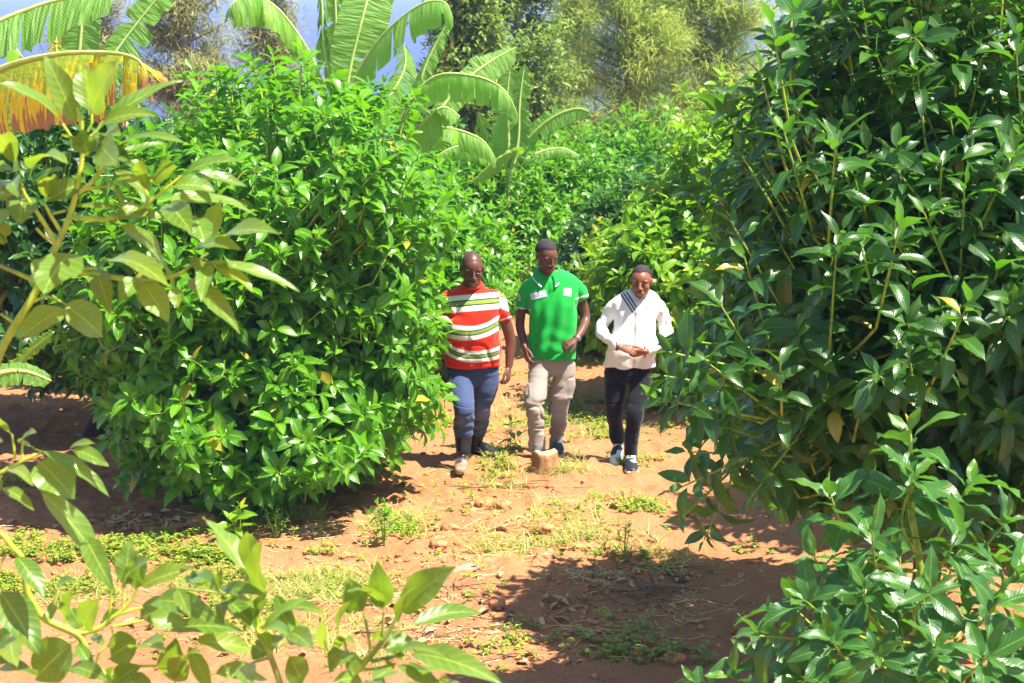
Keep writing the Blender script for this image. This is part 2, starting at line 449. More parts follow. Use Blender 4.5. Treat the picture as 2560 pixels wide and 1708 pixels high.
# ------------------------------------------------------------------ leafy trees
def bez(p0, p1, p2, K):
    t = np.linspace(0, 1, K)[:, None]
    p0, p1, p2 = (np.asarray(p, float)[:, None] for p in (p0, p1, p2))
    return (1-t)**2*p0+2*t*(1-t)*p1+t*t*p2
def shoot_leaves(mb, base, tip, nl, L, rng, young=0.25, nseg=5, bend=(0.5, 1.3), cross=1, wave=0.05, start=0.3, fold=0.28, aspect=0.36, inc=(88, 34)):
    """spiral leaves on N shoots, crowded towards the tip"""
    N = len(base)
    ax = nrm(tip-base)
    ln = np.linalg.norm(tip-base, axis=1)
    ref = nrm(np.cross(ax, rng.randn(N, 3)))
    u = ref; v = np.cross(ax, u)
    k = np.arange(nl)
    f = start+(1-start)*(k/(nl-1.0))**0.75
    phi = k[None]*2.39996+rng.rand(N, nl)*0.6+rng.rand(N, 1)*6.28
    incl = R(inc[0])+(R(inc[1])-R(inc[0]))*(k/(nl-1.0))**1.3
    incl = incl[None]+rng.randn(N, nl)*0.16
    A = np.repeat(ax[:, None], nl, 1)
    rad = u[:, None]*np.cos(phi)[..., None]+v[:, None]*np.sin(phi)[..., None]
    D0 = A*np.cos(incl)[..., None]+rad*np.sin(incl)[..., None]
    D0 = D0+np.array([0, 0, 0.10])
    N0 = A*0.75+np.array([0, 0, 0.6])+rng.randn(N, nl, 3)*0.22
    B = base[:, None]+ax[:, None]*(ln[:, None]*f[None])[..., None]
    lf = L*(0.58+0.60*rng.rand(N, nl))*(0.85+0.3*rng.rand(N, 1))*np.where(k > nl-3, 0.62, 1.0)[None]
    bd = bend[0]+(bend[1]-bend[0])*rng.rand(N, nl)
    bd = np.where(k > nl-3, bd*0.3, bd)
    age = np.clip((k-(nl-4))/4.0, 0, 1)[None]*np.where(rng.rand(N, 1) < young, 1.0, 0.25)*np.ones((N, nl))
    sh = (N*nl,)
    leaves(mb, B.reshape(-1, 3), D0.reshape(-1, 3), N0.reshape(-1, 3), lf.reshape(sh), (lf*aspect*(0.85+0.3*rng.rand(N, nl))).reshape(sh), bd.reshape(sh), nseg=nseg, fold=fold, wave=wave, age=age.reshape(sh), rnd=rng.rand(*sh), rng=rng, cross=cross, twist=rng.randn(*sh)*0.35)

def crown_tree(name, label, cat, loc, rx, ry, z0, z1, nshoot, nl, L, seed, leafmat, group=None, barkmat='bark', trunk_r=0.06, up=0.7, nlimb=16, nseg=4, young=0.25, sl=(0.22, 0.42), shell=0.5, lump=0.22, taper=0.35, bend=(0.5, 1.3), trunk_lean=(0, 0), young_h=0.0, extra=None, leader=0.3, wave=0.05, cross=1, box=2.0, wiggle=.03, clear=None, aspect=0.42):
    """avocado-like tree: tapered trunk, limbs, green twigs and spirals of leaves at the shoot tips"""
    rng = np.random.RandomState(seed)
    t = thing(name, label, cat, (loc[0], loc[1], gz1(loc[0], loc[1])-0.02), group)
    H = z1-z0; zc = z0+H*0.45
    def env(d):
        # crown radius along unit directions, with lumps; fuller low down, tapering to the top
        r = 1.0/(np.abs(d[:, 0]/rx)**box+np.abs(d[:, 1]/ry)**box+np.abs(d[:, 2]/np.where(d[:, 2] > 0, z1-zc, zc-z0))**box)**(1.0/box)
        r = r*(1+lump*fbm(d*2.2+seed, seed, 2))
        return r*(1-taper*np.clip(d[:, 2], 0, 1)*np.sqrt(np.clip(1-d[:, 2]**2, 0, 1)))
    d = nrm(rng.randn(nshoot*2, 3)*[1, 1, 1.0])
    d = d[(d[:, 2] > -0.95)][:nshoot]
    n = len(d)
    rr = env(d)*(shell+(1-shell)*rng.rand(n)**0.45)
    tip = d*rr[:, None]+np.array([0, 0, zc])
    # some leaders stick out of the top
    nl_ = int(n*0.06*leader/0.3)
    idx = np.argsort(-d[:, 2]+rng.rand(n)*0.8)[:nl_]
    tip[idx, 2] += leader*rng.rand(nl_)
    ax = nrm(d*np.array([1, 1, 0.6])*0.75+np.array([0, 0, up])*(0.6+0.6*rng.rand(n, 1))+rng.randn(n, 3)*0.25)
    low = np.clip((zc-tip[:, 2])/max(zc-z0, .1), 0, 1)
    ax = nrm(ax-np.array([0, 0, 0.9])*low[:, None]*up)
    ln = sl[0]+(sl[1]-sl[0])*rng.rand(n)
    if extra is not None:
        ex = np.array([e[0] for e in extra], float)-np.array(t.location); ea = nrm(np.array([e[1] for e in extra], float))
        tip = np.concatenate([ex, tip]); ax = np.concatenate([ea, ax]); ln = np.concatenate([np.full(len(ex), sl[1]), ln])
    if clear is not None:      # no shoots where the men walk clear of the branches
        qx, qy = proj(tip+np.array(t.location))
        keep = ~((qx > clear[0])*(qy > clear[1])*(qx < clear[2])*(qy < clear[3])*(tip[:, 1] < 99))
        tip, ax, ln = tip[keep], ax[keep], ln[keep]
    base = tip-ax*ln[:, None]
    n = len(tip)
    mbf = MB()
    shoot_leaves(mbf, base, tip, nl, L, rng, young=young, nseg=nseg, bend=bend, wave=wave, cross=cross, aspect=aspect)
    mbf.build('foliage', M[leafmat], t)
    # trunk and limbs
    mbt = MB()
    lean = np.array([trunk_lean[0], trunk_lean[1], 0])
    zt = z0+H*0.62
    K = 9
    tt = np.linspace(0, 1, K)
    trunk = np.stack([lean[0]*tt**1.5*zt+wiggle*(np.sin(tt*9+seed)-math.sin(seed)), lean[1]*tt**1.5*zt+0.03*np.cos(tt*5+seed), tt*zt], -1)
    tubes(mbt, trunk[None], (trunk_r*(1.25-0.95*tt))[None], 10)
    ld = nrm(rng.randn(nlimb, 3)*[1, 1, 0.7]+[0, 0, 0.35])
    le = env(ld)*0.62
    lt = ld*le[:, None]+np.array([0, 0, zc])
    st = np.clip((lt[:, 2]-0.5-0.25*rng.rand(nlimb))/zt, 0.12, 0.95)
    sp = np.stack([np.interp(st, tt, trunk[:, k]) for k in range(3)], -1)
    mid = sp*0.45+lt*0.55; mid[:, 2] = sp[:, 2]*0.55+lt[:, 2]*0.45-0.02
    LP = bez(sp, mid, lt, 7)
    tubes(mbt, LP, np.linspace(trunk_r*0.45, 0.008, 7)[None].repeat(nlimb, 0), 7)
    mbt.build('trunk', M[barkmat], t)
    # twigs from the limbs to the shoots
    cand = np.concatenate([LP[:, 2:].reshape(-1, 3), trunk[3:]])
    dist = np.linalg.norm(base[:, None]-cand[None], axis=2)+0.6*np.clip(cand[None, :, 2]-base[:, None, 2], 0, None)
    s0 = cand[dist.argmin(1)]
    m1 = (s0+base)/2; m1[:, 2] -= 0.05
    mbw = MB()
    TP = np.concatenate([bez(s0, m1, base, 4)[:, :3], bez(base, (base+tip)/2, tip, 3)], 1)
    tubes(mbw, TP, np.array([[0.011, 0.009, 0.008, 0.007, 0.006, 0.003]]).repeat(n, 0)*min(1.0, L/0.15), 5)
    mbw.build('twig', M['twig'], t)
    return t
avo = 'avocado trees of the orchard'
def tx(px, Y): return (px-1280)/FPX*Y/math.cos(PITCH)*0.985

# big bush on the left and its neighbours
left_tree = crown_tree('avocado_tree', 'big round glossy avocado tree left of the man in the striped shirt', 'avocado tree', (tx(655, 15.75), 15.75), 1.34, 1.28, -0.05, 2.90, 1450, 14, 0.17, 11, 'avo_mid', avo, taper=0.0, lump=0.25, leader=0.22, clear=(1098, 560, 1300, 770), box=2.5, shell=.55, young=0.4, up=0.55,
    extra=[(atn(1105, 745, 15.2), (0.8, -.2, .25)), (atn(1090, 790, 15.2), (0.9, -.3, .05)), (atn(1050, 700, 15.2), (0.6, -.4, .5)), (atn(1115, 1000, 15.2), (.9, -.2, 0)), (atn(1060, 950, 15.0), (.7, -.5, .1)), (atn(1025, 1020, 15.0), (.6, -.5, -.1)), (atn(1080, 860, 15.2), (.8, -.4, .2)), (atn(1000, 1100, 15.0), (.5, -.6, -.3)), (atn(1100, 700, 15.2), (.8, -.4, .4)), (atn(480, 175, 15.9), (0, 0, 1)), (atn(770, 150, 15.9), (.05, 0, 1)), (atn(960, 200, 15.9), (.2, 0, 1)), (atn(1060, 640, 15.2), (.8, -.1, .3)),
           (atn(1075, 900, 15.2), (.8, -.1, .3)), (atn(980, 1150, 15.0), (.4, -.6, -.4)), (atn(1050, 800, 15.0), (.8, -.4, .1))])
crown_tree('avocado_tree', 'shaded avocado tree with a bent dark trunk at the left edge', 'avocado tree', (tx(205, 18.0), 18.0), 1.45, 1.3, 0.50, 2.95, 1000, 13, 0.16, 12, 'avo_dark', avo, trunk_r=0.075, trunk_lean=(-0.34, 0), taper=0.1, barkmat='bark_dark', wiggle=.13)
crown_tree('avocado_tree', 'mid green avocado tree right behind the big left bush, under the banana clump', 'avocado tree', (tx(1015, 20.6), 20.6), 1.15, 1.2, 0.15, 2.30, 750, 12, 0.15, 13, 'avo_mid', avo, young=0.5)
crown_tree('avocado_tree', 'tall glossy avocado tree behind the left bush with shoots reaching the banana leaves', 'avocado tree', (tx(560, 20.5), 20.5), 1.6, 1.3, 0.4, 2.95, 700, 12, 0.16, 14, 'avo_mid', avo, young=0.4)
# middle distance, behind the three men
back = crown_tree('avocado_tree', 'avocado bush in the gap between the striped man and the man in green', 'avocado tree', (tx(1215, 25.6), 25.6), 1.3, 1.1, 0.02, 1.95, 760, 11, 0.15, 15, 'avo_mid', avo, young=0.5)
back2 = crown_tree('avocado_tree', 'avocado bush behind the man in green, full of small leaves', 'avocado tree', (tx(1440, 26.5), 26.5), 1.45, 1.2, 0.02, 2.05, 800, 11, 0.15, 16, 'avo_mid', avo, young=0.4)
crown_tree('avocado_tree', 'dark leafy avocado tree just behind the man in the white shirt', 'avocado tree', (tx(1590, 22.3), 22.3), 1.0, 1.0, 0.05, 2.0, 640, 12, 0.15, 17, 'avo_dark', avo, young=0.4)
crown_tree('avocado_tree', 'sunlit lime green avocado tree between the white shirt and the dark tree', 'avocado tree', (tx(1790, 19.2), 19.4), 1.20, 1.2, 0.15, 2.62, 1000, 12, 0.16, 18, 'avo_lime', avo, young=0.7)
copy_tree(back, (tx(1330, 30), 30, gz1(tx(1330, 30), 30)), 1.1, (1.15, 1.1, 1.05), 'avocado bush at the far end of the path, under the small banana plant')
copy_tree(back2, (tx(1560, 31), 31, gz1(tx(1560, 31), 31)), 2.1, (1.2, 1.1, 1.10), 'avocado bush in the far row below the feathery trees')
copy_tree(back2, (tx(1080, 29), 29, gz1(tx(1080, 29), 29)), 4.0, (1.1, 1.1, 1.02), 'avocado bush in the far row below the low arching banana leaf')
copy_tree(back, (tx(1760, 27), 27, gz1(tx(1760, 27), 27)), 3.0, (1.2, 1.1, 1.25), 'avocado bush peeping out behind the lime green tree')
copy_tree(back, (tx(-60, 24), 24, gz1(tx(-60, 24), 24)), 5.0, (1.35, 1.2, 1.35), 'avocado bush far back at the left edge behind the bent trunk')

# the tall dark tree that fills the right of the picture
def rs(px, py, Y, d): return (atn(px, py, Y), d)
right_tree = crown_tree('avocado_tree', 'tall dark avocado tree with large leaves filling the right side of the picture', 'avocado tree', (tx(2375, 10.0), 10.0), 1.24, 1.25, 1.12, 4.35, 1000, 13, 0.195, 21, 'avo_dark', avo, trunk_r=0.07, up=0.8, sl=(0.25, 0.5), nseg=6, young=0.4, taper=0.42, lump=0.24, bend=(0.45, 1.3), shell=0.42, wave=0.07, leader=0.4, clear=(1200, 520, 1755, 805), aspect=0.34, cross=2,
    extra=[rs(1700, 850, 8.9, (-.9, -.3, .15)), rs(1672, 880, 8.8, (-.9, -.3, .25)), rs(1660, 940, 8.8, (-.9, -.3, .2)), rs(1650, 1000, 8.8, (-.8, -.3, .2)), rs(1650, 980, 8.9, (-.8, -.3, .3)), rs(1720, 1130, 9, (-.9, -.3, .1)), rs(1700, 1300, 9, (-.6, -.3, -.5)), rs(1830, 560, 9.3, (-.5, -.2, .8)),
           rs(1860, 640, 9, (-.3, -.4, .9)), rs(1760, 900, 8.8, (-.6, -.4, .5)), rs(1900, 180, 9.3, (-.3, -.1, 1)), rs(1930, 60, 9.3, (-.2, -.1, 1)), rs(1960, 330, 9.2, (-.3, -.2, .9)), rs(2090, 340, 9, (0, -.3, 1)), rs(2090, 640, 8.8, (0, -.3, 1)), rs(1880, 1240, 8.9, (-.4, -.4, -.4)),
           rs(1790, 1060, 9.0, (-.7, -.4, .3)), rs(1700, 1220, 8.9, (-.8, -.3, -.3)), rs(1760, 1350, 9.2, (-.4, -.3, -.8)), rs(1850, 380, 9.4, (-.5, -.1, .8)), rs(1800, 760, 8.9, (-.5, -.3, .8)),
           rs(1950, 900, 8.7, (-.1, -.5, .8)), rs(2250, 560, 8.7, (.1, -.4, .9)), rs(2420, 760, 8.6, (.2, -.5, .8))])
crown_tree('avocado_tree', 'avocado tree behind the tall dark one, throwing the broad shadow across the path', 'avocado tree', (tx(2230, 12.3), 12.3), 1.25, 1.30, 0.75, 3.9, 800, 12, 0.18, 24, 'avo_mid', avo, trunk_r=0.07, clear=(1200, 520, 1770, 900))
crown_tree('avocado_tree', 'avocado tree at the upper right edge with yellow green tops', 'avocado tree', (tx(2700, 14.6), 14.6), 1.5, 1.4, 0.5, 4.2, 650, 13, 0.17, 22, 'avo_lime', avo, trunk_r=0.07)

# ------------------------------------------------------------------ young glossy tree, lower right
def stemtube(mb, pts, r0, r1, sides=8, sub=5):
    P = np.asarray(pts, float); K = len(P)
    if K > 2:
        t = np.linspace(0, K-1, (K-1)*sub+1); out = []
        for q in t:
            i = min(int(q), K-2); f = q-i
            p0, p1, p2, p3 = P[max(i-1, 0)], P[i], P[i+1], P[min(i+2, K-1)]
            out.append(0.5*((2*p1)+(-p0+p2)*f+(2*p0-5*p1+4*p2-p3)*f*f+(-p0+3*p1-3*p2+p3)*f**3))
        P = np.array(out)
    tubes(mb, P[None], np.linspace(r0, r1, len(P))[None], sides)
    return P
def young_tree():
    Y0 = 7.4
    bx, by = tx(2300, Y0), Y0
    t = thing('avocado_tree', 'young avocado tree with an upright green stem and bright glossy leaves, lower right corner', 'avocado tree', (bx, by, gz1(bx, by)), avo)
    off = np.array(t.location)
    rng = np.random.RandomState(77)
    tips = [(2275, 1085, 7.3, (0, 0, 1)), (2290, 1180, 7.1, (.1, -.5, .8)), (2075, 1235, 7.2, (-.4, -.2, .9)), (2430, 1200, 7.3, (.5, 0, .9)), (2180, 1330, 6.9, (-.2, -.6, .8)), (2400, 1330, 7.0, (.3, -.4, .9)),
            (2030, 1390, 7.1, (-.6, -.2, .7)), (2160, 1470, 6.8, (-.2, -.7, .6)), (2330, 1470, 6.7, (.1, -.8, .6)), (2520, 1300, 7.2, (.6, -.1, .8)), (1900, 1590, 7.0, (-.95, -.2, .15)), (2340, 1610, 6.6, (0, -.7, .7)),
            (2190, 1640, 6.6, (-.3, -.8, .4)), (2500, 1500, 6.8, (.3, -.6, .7)), (2560, 1420, 7.0, (.5, -.4, .7)), (2010, 1500, 6.9, (-.5, -.6, .5)), (2080, 1600, 6.7, (-.3, -.7, .5)), (2470, 1640, 6.6, (.2, -.7, .6)), (2250, 1390, 7.5, (0, .2, .9)),
            (2130, 1400, 7.6, (-.3, .3, .8)), (2380, 1400, 7.7, (.2, .4, .8)), (2480, 1400, 7.7, (.4, .4, .7)), (2000, 1690, 6.9, (-.6, -.5, .4)), (2300, 1720, 6.6, (0, -.8, .4)), (2120, 1760, 6.8, (-.4, -.6, .4)), (2600, 1580, 6.9, (.5, -.4, .6)),
            (2250, 1560, 7.5, (0, .5, .7)), (2420, 1540, 7.6, (.3, .5, .7)), (2560, 1720, 6.8, (.3, -.6, .5)), (2100, 1530, 7.5, (-.5, .4, .6))]
    extra = []
    for k in range(70):   # lower, mostly below the frame, and the far side
        a = rng.rand()*6.28; h = 0.5+rng.rand()*1.05
        r = 0.55+0.2*rng.rand()
        p = np.array([bx+r*math.cos(a)*1.0, by+r*math.sin(a)*0.9, h])
        extra.append((p, (math.cos(a), math.sin(a), 0.5)))
    tip = np.array([atn(a, b_, c) for a, b_, c, d in tips]+[e[0] for e in extra])
    ax = nrm(np.array([d for a, b_, c, d in tips]+[e[1] for e in extra], float))
    base = tip-ax*0.22
    tip = tip-off; base = base-off
    mbf = MB()
    shoot_leaves(mbf, base, tip, 12, 0.19, rng, young=0.5, nseg=9, bend=(0.35, 1.15), cross=2, wave=0.09, start=0.15, aspect=0.36)
    mbf.build('foliage', M['avo_young'], t)
    mbs = MB()
    top = atn(2275, 1075, 7.3)-off
    sp = stemtube(mbs, [(0, 0, -.02), (0.02, 0, .6), atn(2300, 1500, 7.3)-off, atn(2283, 1300, 7.3)-off, top], 0.022, 0.006)
    mbs.build('trunk', M['twig'], t)
    mbw = MB()
    for b0, tp in zip(base, tip):
        dd = np.linalg.norm(sp-b0, axis=1)+np.clip(sp[:, 2]-b0[2]+0.12, 0, None)*2.5
        s0 = sp[dd.argmin()]
        stemtube(mbw, [s0, (s0+b0)/2+np.array([0, 0, -0.03]), b0, tp], 0.0085, 0.003, 6, 3)
    mbw.build('twig', M['twig'], t)
    # bronze young tip
    mbn = MB()
    rn = np.random.RandomState(5); m = 5
    ph = np.arange(m)*2.4
    leaves(mbn, np.repeat(top[None], m, 0), np.stack([0.25*np.cos(ph), 0.25*np.sin(ph), np.ones(m)], -1), np.stack([-np.cos(ph), -np.sin(ph), 0.2+0*ph], -1), 0.06, 0.022, 0.2, nseg=5, age=np.ones(m), rnd=np.full(m, 0.999), rng=rn)
    mbn.build('bud_leaf', leaf_mat('bud leaf bronze', (0.5, 0.28, 0.03), (0.6, 0.35, 0.04), (0.6, 0.36, 0.04), (0.7, 0.45, 0.05), sick=1.0), t)
young_tree()

# ------------------------------------------------------------------ feathery trees behind
def feather_tree(name, label, loc, H, r, seed, m, nclump, per, sl=0.24, sw=0.017, z0f=0.2, tr=0.12, group='trees above the lake shore', flowers=0, lean=0.0, droop=0.5, rt=0.9):
    rng = np.random.RandomState(seed)
    t = thing(name, label, 'tree', (loc[0], loc[1], gz1(*loc)-0.05), group)
    mbt = MB()
    K = 12; tt = np.linspace(0, 1, K)
    tk = np.stack([lean*tt*H+0.08*np.sin(tt*6+seed), 0.08*np.cos(tt*5+seed), tt*H], -1)
    tubes(mbt, tk[None], (tr*(1.1-1.0*tt)+0.012)[None], 8)
    nb = nclump
    hb = z0f+(1-z0f)*rng.rand(nb)**0.9
    ang = rng.rand(nb)*6.28
    prof = r*np.clip(1.15-hb*rt, 0.15, 1)*(0.35+0.75*rng.rand(nb))
    s0 = np.stack([np.interp(hb*0.92, tt, tk[:, k]) for k in range(3)], -1)
    e = s0+np.stack([np.cos(ang)*prof, np.sin(ang)*prof, prof*0.35+0.1], -1)
    tubes(mbt, bez(s0, (s0+e)/2+[0, 0, -.1], e, 5), np.linspace(0.035, 0.007, 5)[None].repeat(nb, 0), 5)
    mbt.build('trunk', M['bark_pale'], t)
    per = int(per*2.1)
    c = np.repeat(e, per, 0); n = len(c)
    f = rng.rand(n)
    p = np.repeat(s0, per, 0)*(1-f[:, None]*0.75-.25)+c*(f[:, None]*0.75+.25)+rng.randn(n, 3)*[0.17, 0.17, 0.12]
    out = np.repeat(np.stack([np.cos(ang), np.sin(ang), 0*ang], -1), per, 0)
    d0 = out*0.8+rng.randn(n, 3)*0.6+[0, 0, 0.35]
    rb = np.repeat(rng.rand(nb), per)*0.6+rng.rand(n)*0.4
    mbf = MB()
    leaves(mbf, p, d0, np.array([0, 0, 1.])+rng.randn(n, 3)*0.3, sl*(0.6+0.7*rng.rand(n)), sw*(0.7+0.6*rng.rand(n)), droop*(0.5+1.2*rng.rand(n)), nseg=2, fold=0.2, pet=0.0, rnd=rb, age=(rng.rand(n) < 0.18)*1.0, rng=rng)
    mbf.build('foliage', m, t)
    if flowers:
        mbq = MB()
        for q in range(flowers):
            k = rng.randint(nb)
            b0 = e[k]+[0, 0, 0.2]; m_ = 26
            dd = nrm(rng.randn(m_, 3)+[0, 0, .6])
            leaves(mbq, b0+rng.randn(m_, 3)*[.09, .09, .13], dd, rng.randn(m_, 3), 0.11, 0.06, 0.4, nseg=2, pet=0, rng=rng)
        mbq.build('blossom', M['flower'], t)
    return t
ft = feather_tree
ft('casuarina_tree', 'tall feathery olive tree directly above the man in white, thin pale trunk', (tx(1560, 43), 43), 9.5, 1.9, 31, M['casuarina'], 170, 105, lean=0.01, z0f=0.28)
ft('casuarina_tree', 'feathery olive tree touching the top of the tall dark right tree', (tx(1800, 44), 44), 9.5, 2.0, 32, M['casuarina'], 190, 105, z0f=0.28)
ft('casuarina_tree', 'leaner yellow green feathery tree between the shrub tree and the tallest one', (tx(1690, 52), 52), 11, 1.5, 33, M['casuarina'], 130, 100, z0f=0.32)
ft('flowering_tree', 'leafy shrub tree with small yellow flowers right of the upper banana leaves', (tx(1300, 41), 41), 9.0, 1.55, 34, M['cassia'], 150, 100, sl=0.15, sw=0.055, flowers=13, droop=0.7, z0f=0.3)
ft('flowering_tree', 'small dark shrub tree with reddish tips behind the banana fan', (tx(1150, 39), 39), 6.9, 1.2, 35, M['cassia'], 110, 90, sl=0.16, sw=0.06, flowers=5, droop=0.7, z0f=0.3)
ft('grevillea_tree', 'thin grey olive feathery tree behind the left banana leaves, lake between its branches', (tx(455, 40), 40), 8.6, 1.5, 36, M['grevillea'], 120, 75, sl=0.24, sw=0.024, z0f=0.28)
ft('grevillea_tree', 'sparse rusty feathery tree between the two upper banana leaves', (tx(690, 46), 46), 7.4, 1.5, 37, M['grevillea'], 75, 70, sl=0.24, sw=0.024, z0f=0.25)
ft('grevillea_tree', 'thin feathery tree at the upper left behind the hanging yellow banana leaf', (tx(250, 48), 48), 9.0, 1.5, 38, M['grevillea'], 90, 70, sl=0.24, sw=0.024, z0f=0.25)
ft('casuarina_tree', 'low feathery tree behind the right end of the small banana plant', (tx(1440, 50), 50), 7.6, 1.4, 39, M['casuarina'], 100, 90, z0f=0.3)
ft('casuarina_tree', 'feathery tree mostly hidden behind the tall dark right tree', (tx(2050, 47), 47), 10, 2.0, 40, M['casuarina'], 120, 90, z0f=0.3)

# ------------------------------------------------------------------ banana plants
def banana_leaf(mb, pts, W, side, rng, tear=0.25, hang=0.6, K=34, brown=0.0, ltear=1.0, rag=False):
    """pts: midrib control points (world), W blade width, side: direction of the blade plane; hang = how far both halves droop"""
    P = np.asarray(pts, float); n = len(P)
    t = np.linspace(0, n-1, K); out = []
    for q in t:
        i = min(int(q), n-2); f = q-i
        p0, p1, p2, p3 = P[max(i-1, 0)], P[i], P[i+1], P[min(i+2, n-1)]
        out.append(0.5*((2*p1)+(-p0+p2)*f+(2*p0-5*p1+4*p2-p3)*f*f+(-p0+3*p1-3*p2+p3)*f**3))
    C = np.array(out)
    T = nrm(np.gradient(C, axis=0))
    S = nrm(np.asarray(side, float)-T*(T@np.asarray(side, float))[:, None])
    N = np.cross(S, T)
    tt = np.linspace(0, 1, K)
    w = W*0.5*np.clip(np.sin(math.pi*np.clip(tt*0.93+0.05, 0, 1))**0.45, 0.02, 1)*np.clip(tt*7, 0.04, 1)
    w[-1] *= 0.1; w[-2] *= 0.6
    us = np.linspace(0, 1, 6)
    ln = np.linalg.norm(C[-1]-C[0])
    for sg in (-1, 1):
        hg = hang[0 if sg < 0 else 1] if isinstance(hang, (tuple, list)) else hang
        k = 0; wob = 0.0
        while k < K-1:
            seg = 1+int(rng.exponential(1.0/max(tear, 0.02)))
            k2 = min(k+max(1, seg), K-1)
            dr = hg+rng.randn()*0.16*(1 if tear > 0.1 else 0.3)
            kk = np.arange(k, k2+1)
            m = len(kk)
            # the strip converges a little at its outer end, leaving the gaps of a torn blade
            ctr = (k+k2)/2.0
            sh = (kk-ctr)
            V = np.zeros((m, 6, 3)); A = np.zeros((m, 6, 4))
            rag_ = 1+(0.16 if rag else 0.03)*rng.randn()
            for a, u in enumerate(us):
                pull = 1-0.13*u**2*ltear
                ki = np.clip(ctr+sh*pull, 0, K-1)
                ci = np.stack([np.interp(ki, np.arange(K), C[:, c]) for c in range(3)], -1)
                Si = np.stack([np.interp(ki, np.arange(K), S[:, c]) for c in range(3)], -1)
                Ni = np.stack([np.interp(ki, np.arange(K), N[:, c]) for c in range(3)], -1)
                wi = np.interp(ki, np.arange(K), w)*rag_
                ang = dr*(0.75+0.35*u)
                g = np.array([0, 0, -1.])
                dirv = Si*sg*math.cos(min(ang, 1.5))+g*math.sin(min(ang, 1.5))
                V[:, a] = ci+dirv*(wi*u)[:, None]+Ni*(0.012*np.sin(kk*1.9+u*3)*u+0.008*np.cos(kk*3.1)*u)[:, None]
                A[:, a, 0] = u*sg; A[:, a, 1] = 0.13+0.85*kk/K; A[:, a, 2] = 0.25+0.5*rng.rand() if a == 0 else A[0, 0, 2]
                A[:, a, 3] = brown*u
            i, j = np.meshgrid(np.arange(m-1), np.arange(5), indexing='ij')
            b = i*6+j
            Q = np.stack([b, b+1, b+7, b+6], -1).reshape(-1, 4)
            mb.add(V.reshape(-1, 3), Q if sg < 0 else Q[:, ::-1], A=A.reshape(-1, 4))
            k = k2
    return C
def banana_plant(label, foot, crown, leaves_, seed, stem_r=0.09, group='banana plants between the trees'):
    rng = np.random.RandomState(seed)
    t = thing('banana_plant', label, 'banana plant', (foot[0], foot[1], gz1(*foot)), group)
    off = np.array(t.location)
    mbs = MB()
    cr = np.array(crown)
    stemtube(mbs, [off+[0, 0, -.03], off*0.5+cr*0.5+[0.02, 0, 0], cr], stem_r, stem_r*0.5, 12)
    mbs.build('stem', M['pseudostem'], t, off)
    for l in leaves_:
        pts = [atn(*p) for p in l['p']]
        mbl = MB()
        C = banana_leaf(mbl, pts, l['w'], l.get('side', (1, 0, 0)), rng, l.get('tear', .25), l.get('hang', .6), l.get('K', 34), l.get('brown', 0.0), rag=l.get('m') == 'dying')
        o = mbl.build('leaf', M[l.get('m', 'banana')], t, off)
        mbr = MB()
        full = np.concatenate([[cr+[0, 0, -0.15]], C]) if l.get('stalk', True) else C
        tubes(mbr, full[None], np.linspace(l.get('r', 0.022), 0.004, len(full))[None], 7)
        mbr.build('midrib', M['midrib'], o)
        o2 = o.children[0]
        o2.data.transform(Matrix.Translation(-t.location))
    return t
M['midrib'] = noise_mat('banana midrib', (0.40, 0.52, 0.12), (0.52, 0.62, 0.2), 12, 0.5, 0.1)
def dying_mat():
    m, nt, bs, out = mat('banana leaf dying')
    at_ = nd(nt, 'ShaderNodeAttribute', attribute_name='tint')
    sep = nd(nt, 'ShaderNodeSeparateColor', {0: at_.outputs['Color']})
    ac = mth(nt, 'ABSOLUTE', sep.outputs[0])
    tc = nd(nt, 'ShaderNodeTexCoord')
    cx = nd(nt, 'ShaderNodeCombineXYZ', {0: mth(nt, 'MULTIPLY', sep.outputs[1], 60.0), 1: mth(nt, 'MULTIPLY', ac, 1.6), 2: 0.0})
    st = nd(nt, 'ShaderNodeTexNoise', {'Vector': cx.outputs[0], 'Scale': 1.6, 'Detail': 4.0})
    v = mth(nt, 'ADD', mth(nt, 'ADD', ac, mth(nt, 'MULTIPLY', mth(nt, 'SUBTRACT', st.outputs[0], 0.5), 2.0)), mth(nt, 'MULTIPLY', sstep(nt, sep.outputs[1], 0.80, 0.95), 0.9))
    c = mixc(nt, sstep(nt, v, 0.25, 0.65), (0.20, 0.34, 0.03), (0.72, 0.52, 0.02))
    c = mixc(nt, sstep(nt, v, 0.70, 0.92), c, (0.40, 0.20, 0.09))
    nt.links.new(c, bs.inputs['Base Color']); bs.inputs['Roughness'].default_value = 0.6
    bs.inputs['Specular IOR Level'].default_value = 0.25
    n2 = nd(nt, 'ShaderNodeTexNoise', {'Vector': tc.outputs['Object'], 'Scale': 30.0, 'Detail': 4.0})
    bp = nd(nt, 'ShaderNodeBump', {'Height': mth(nt, 'ADD', st.outputs[0], n2.outputs[0]), 'Strength': 0.6, 'Distance': 0.02})
    nt.links.new(bp.outputs[0], bs.inputs['Normal'])
    tr = nd(nt, 'ShaderNodeBsdfTranslucent', {'Color': mixc(nt, sstep(nt, v, 0.70, 0.92), (0.7, 0.62, 0.03), (0.25, 0.1, 0.03))})
    mx = nd(nt, 'ShaderNodeMixShader', {0: 0.35, 1: bs.outputs[0], 2: tr.outputs[0]})
    nt.links.new(mx.outputs[0], out.inputs[0])
    return m
M['dying'] = dying_mat()
Yc = 23.5
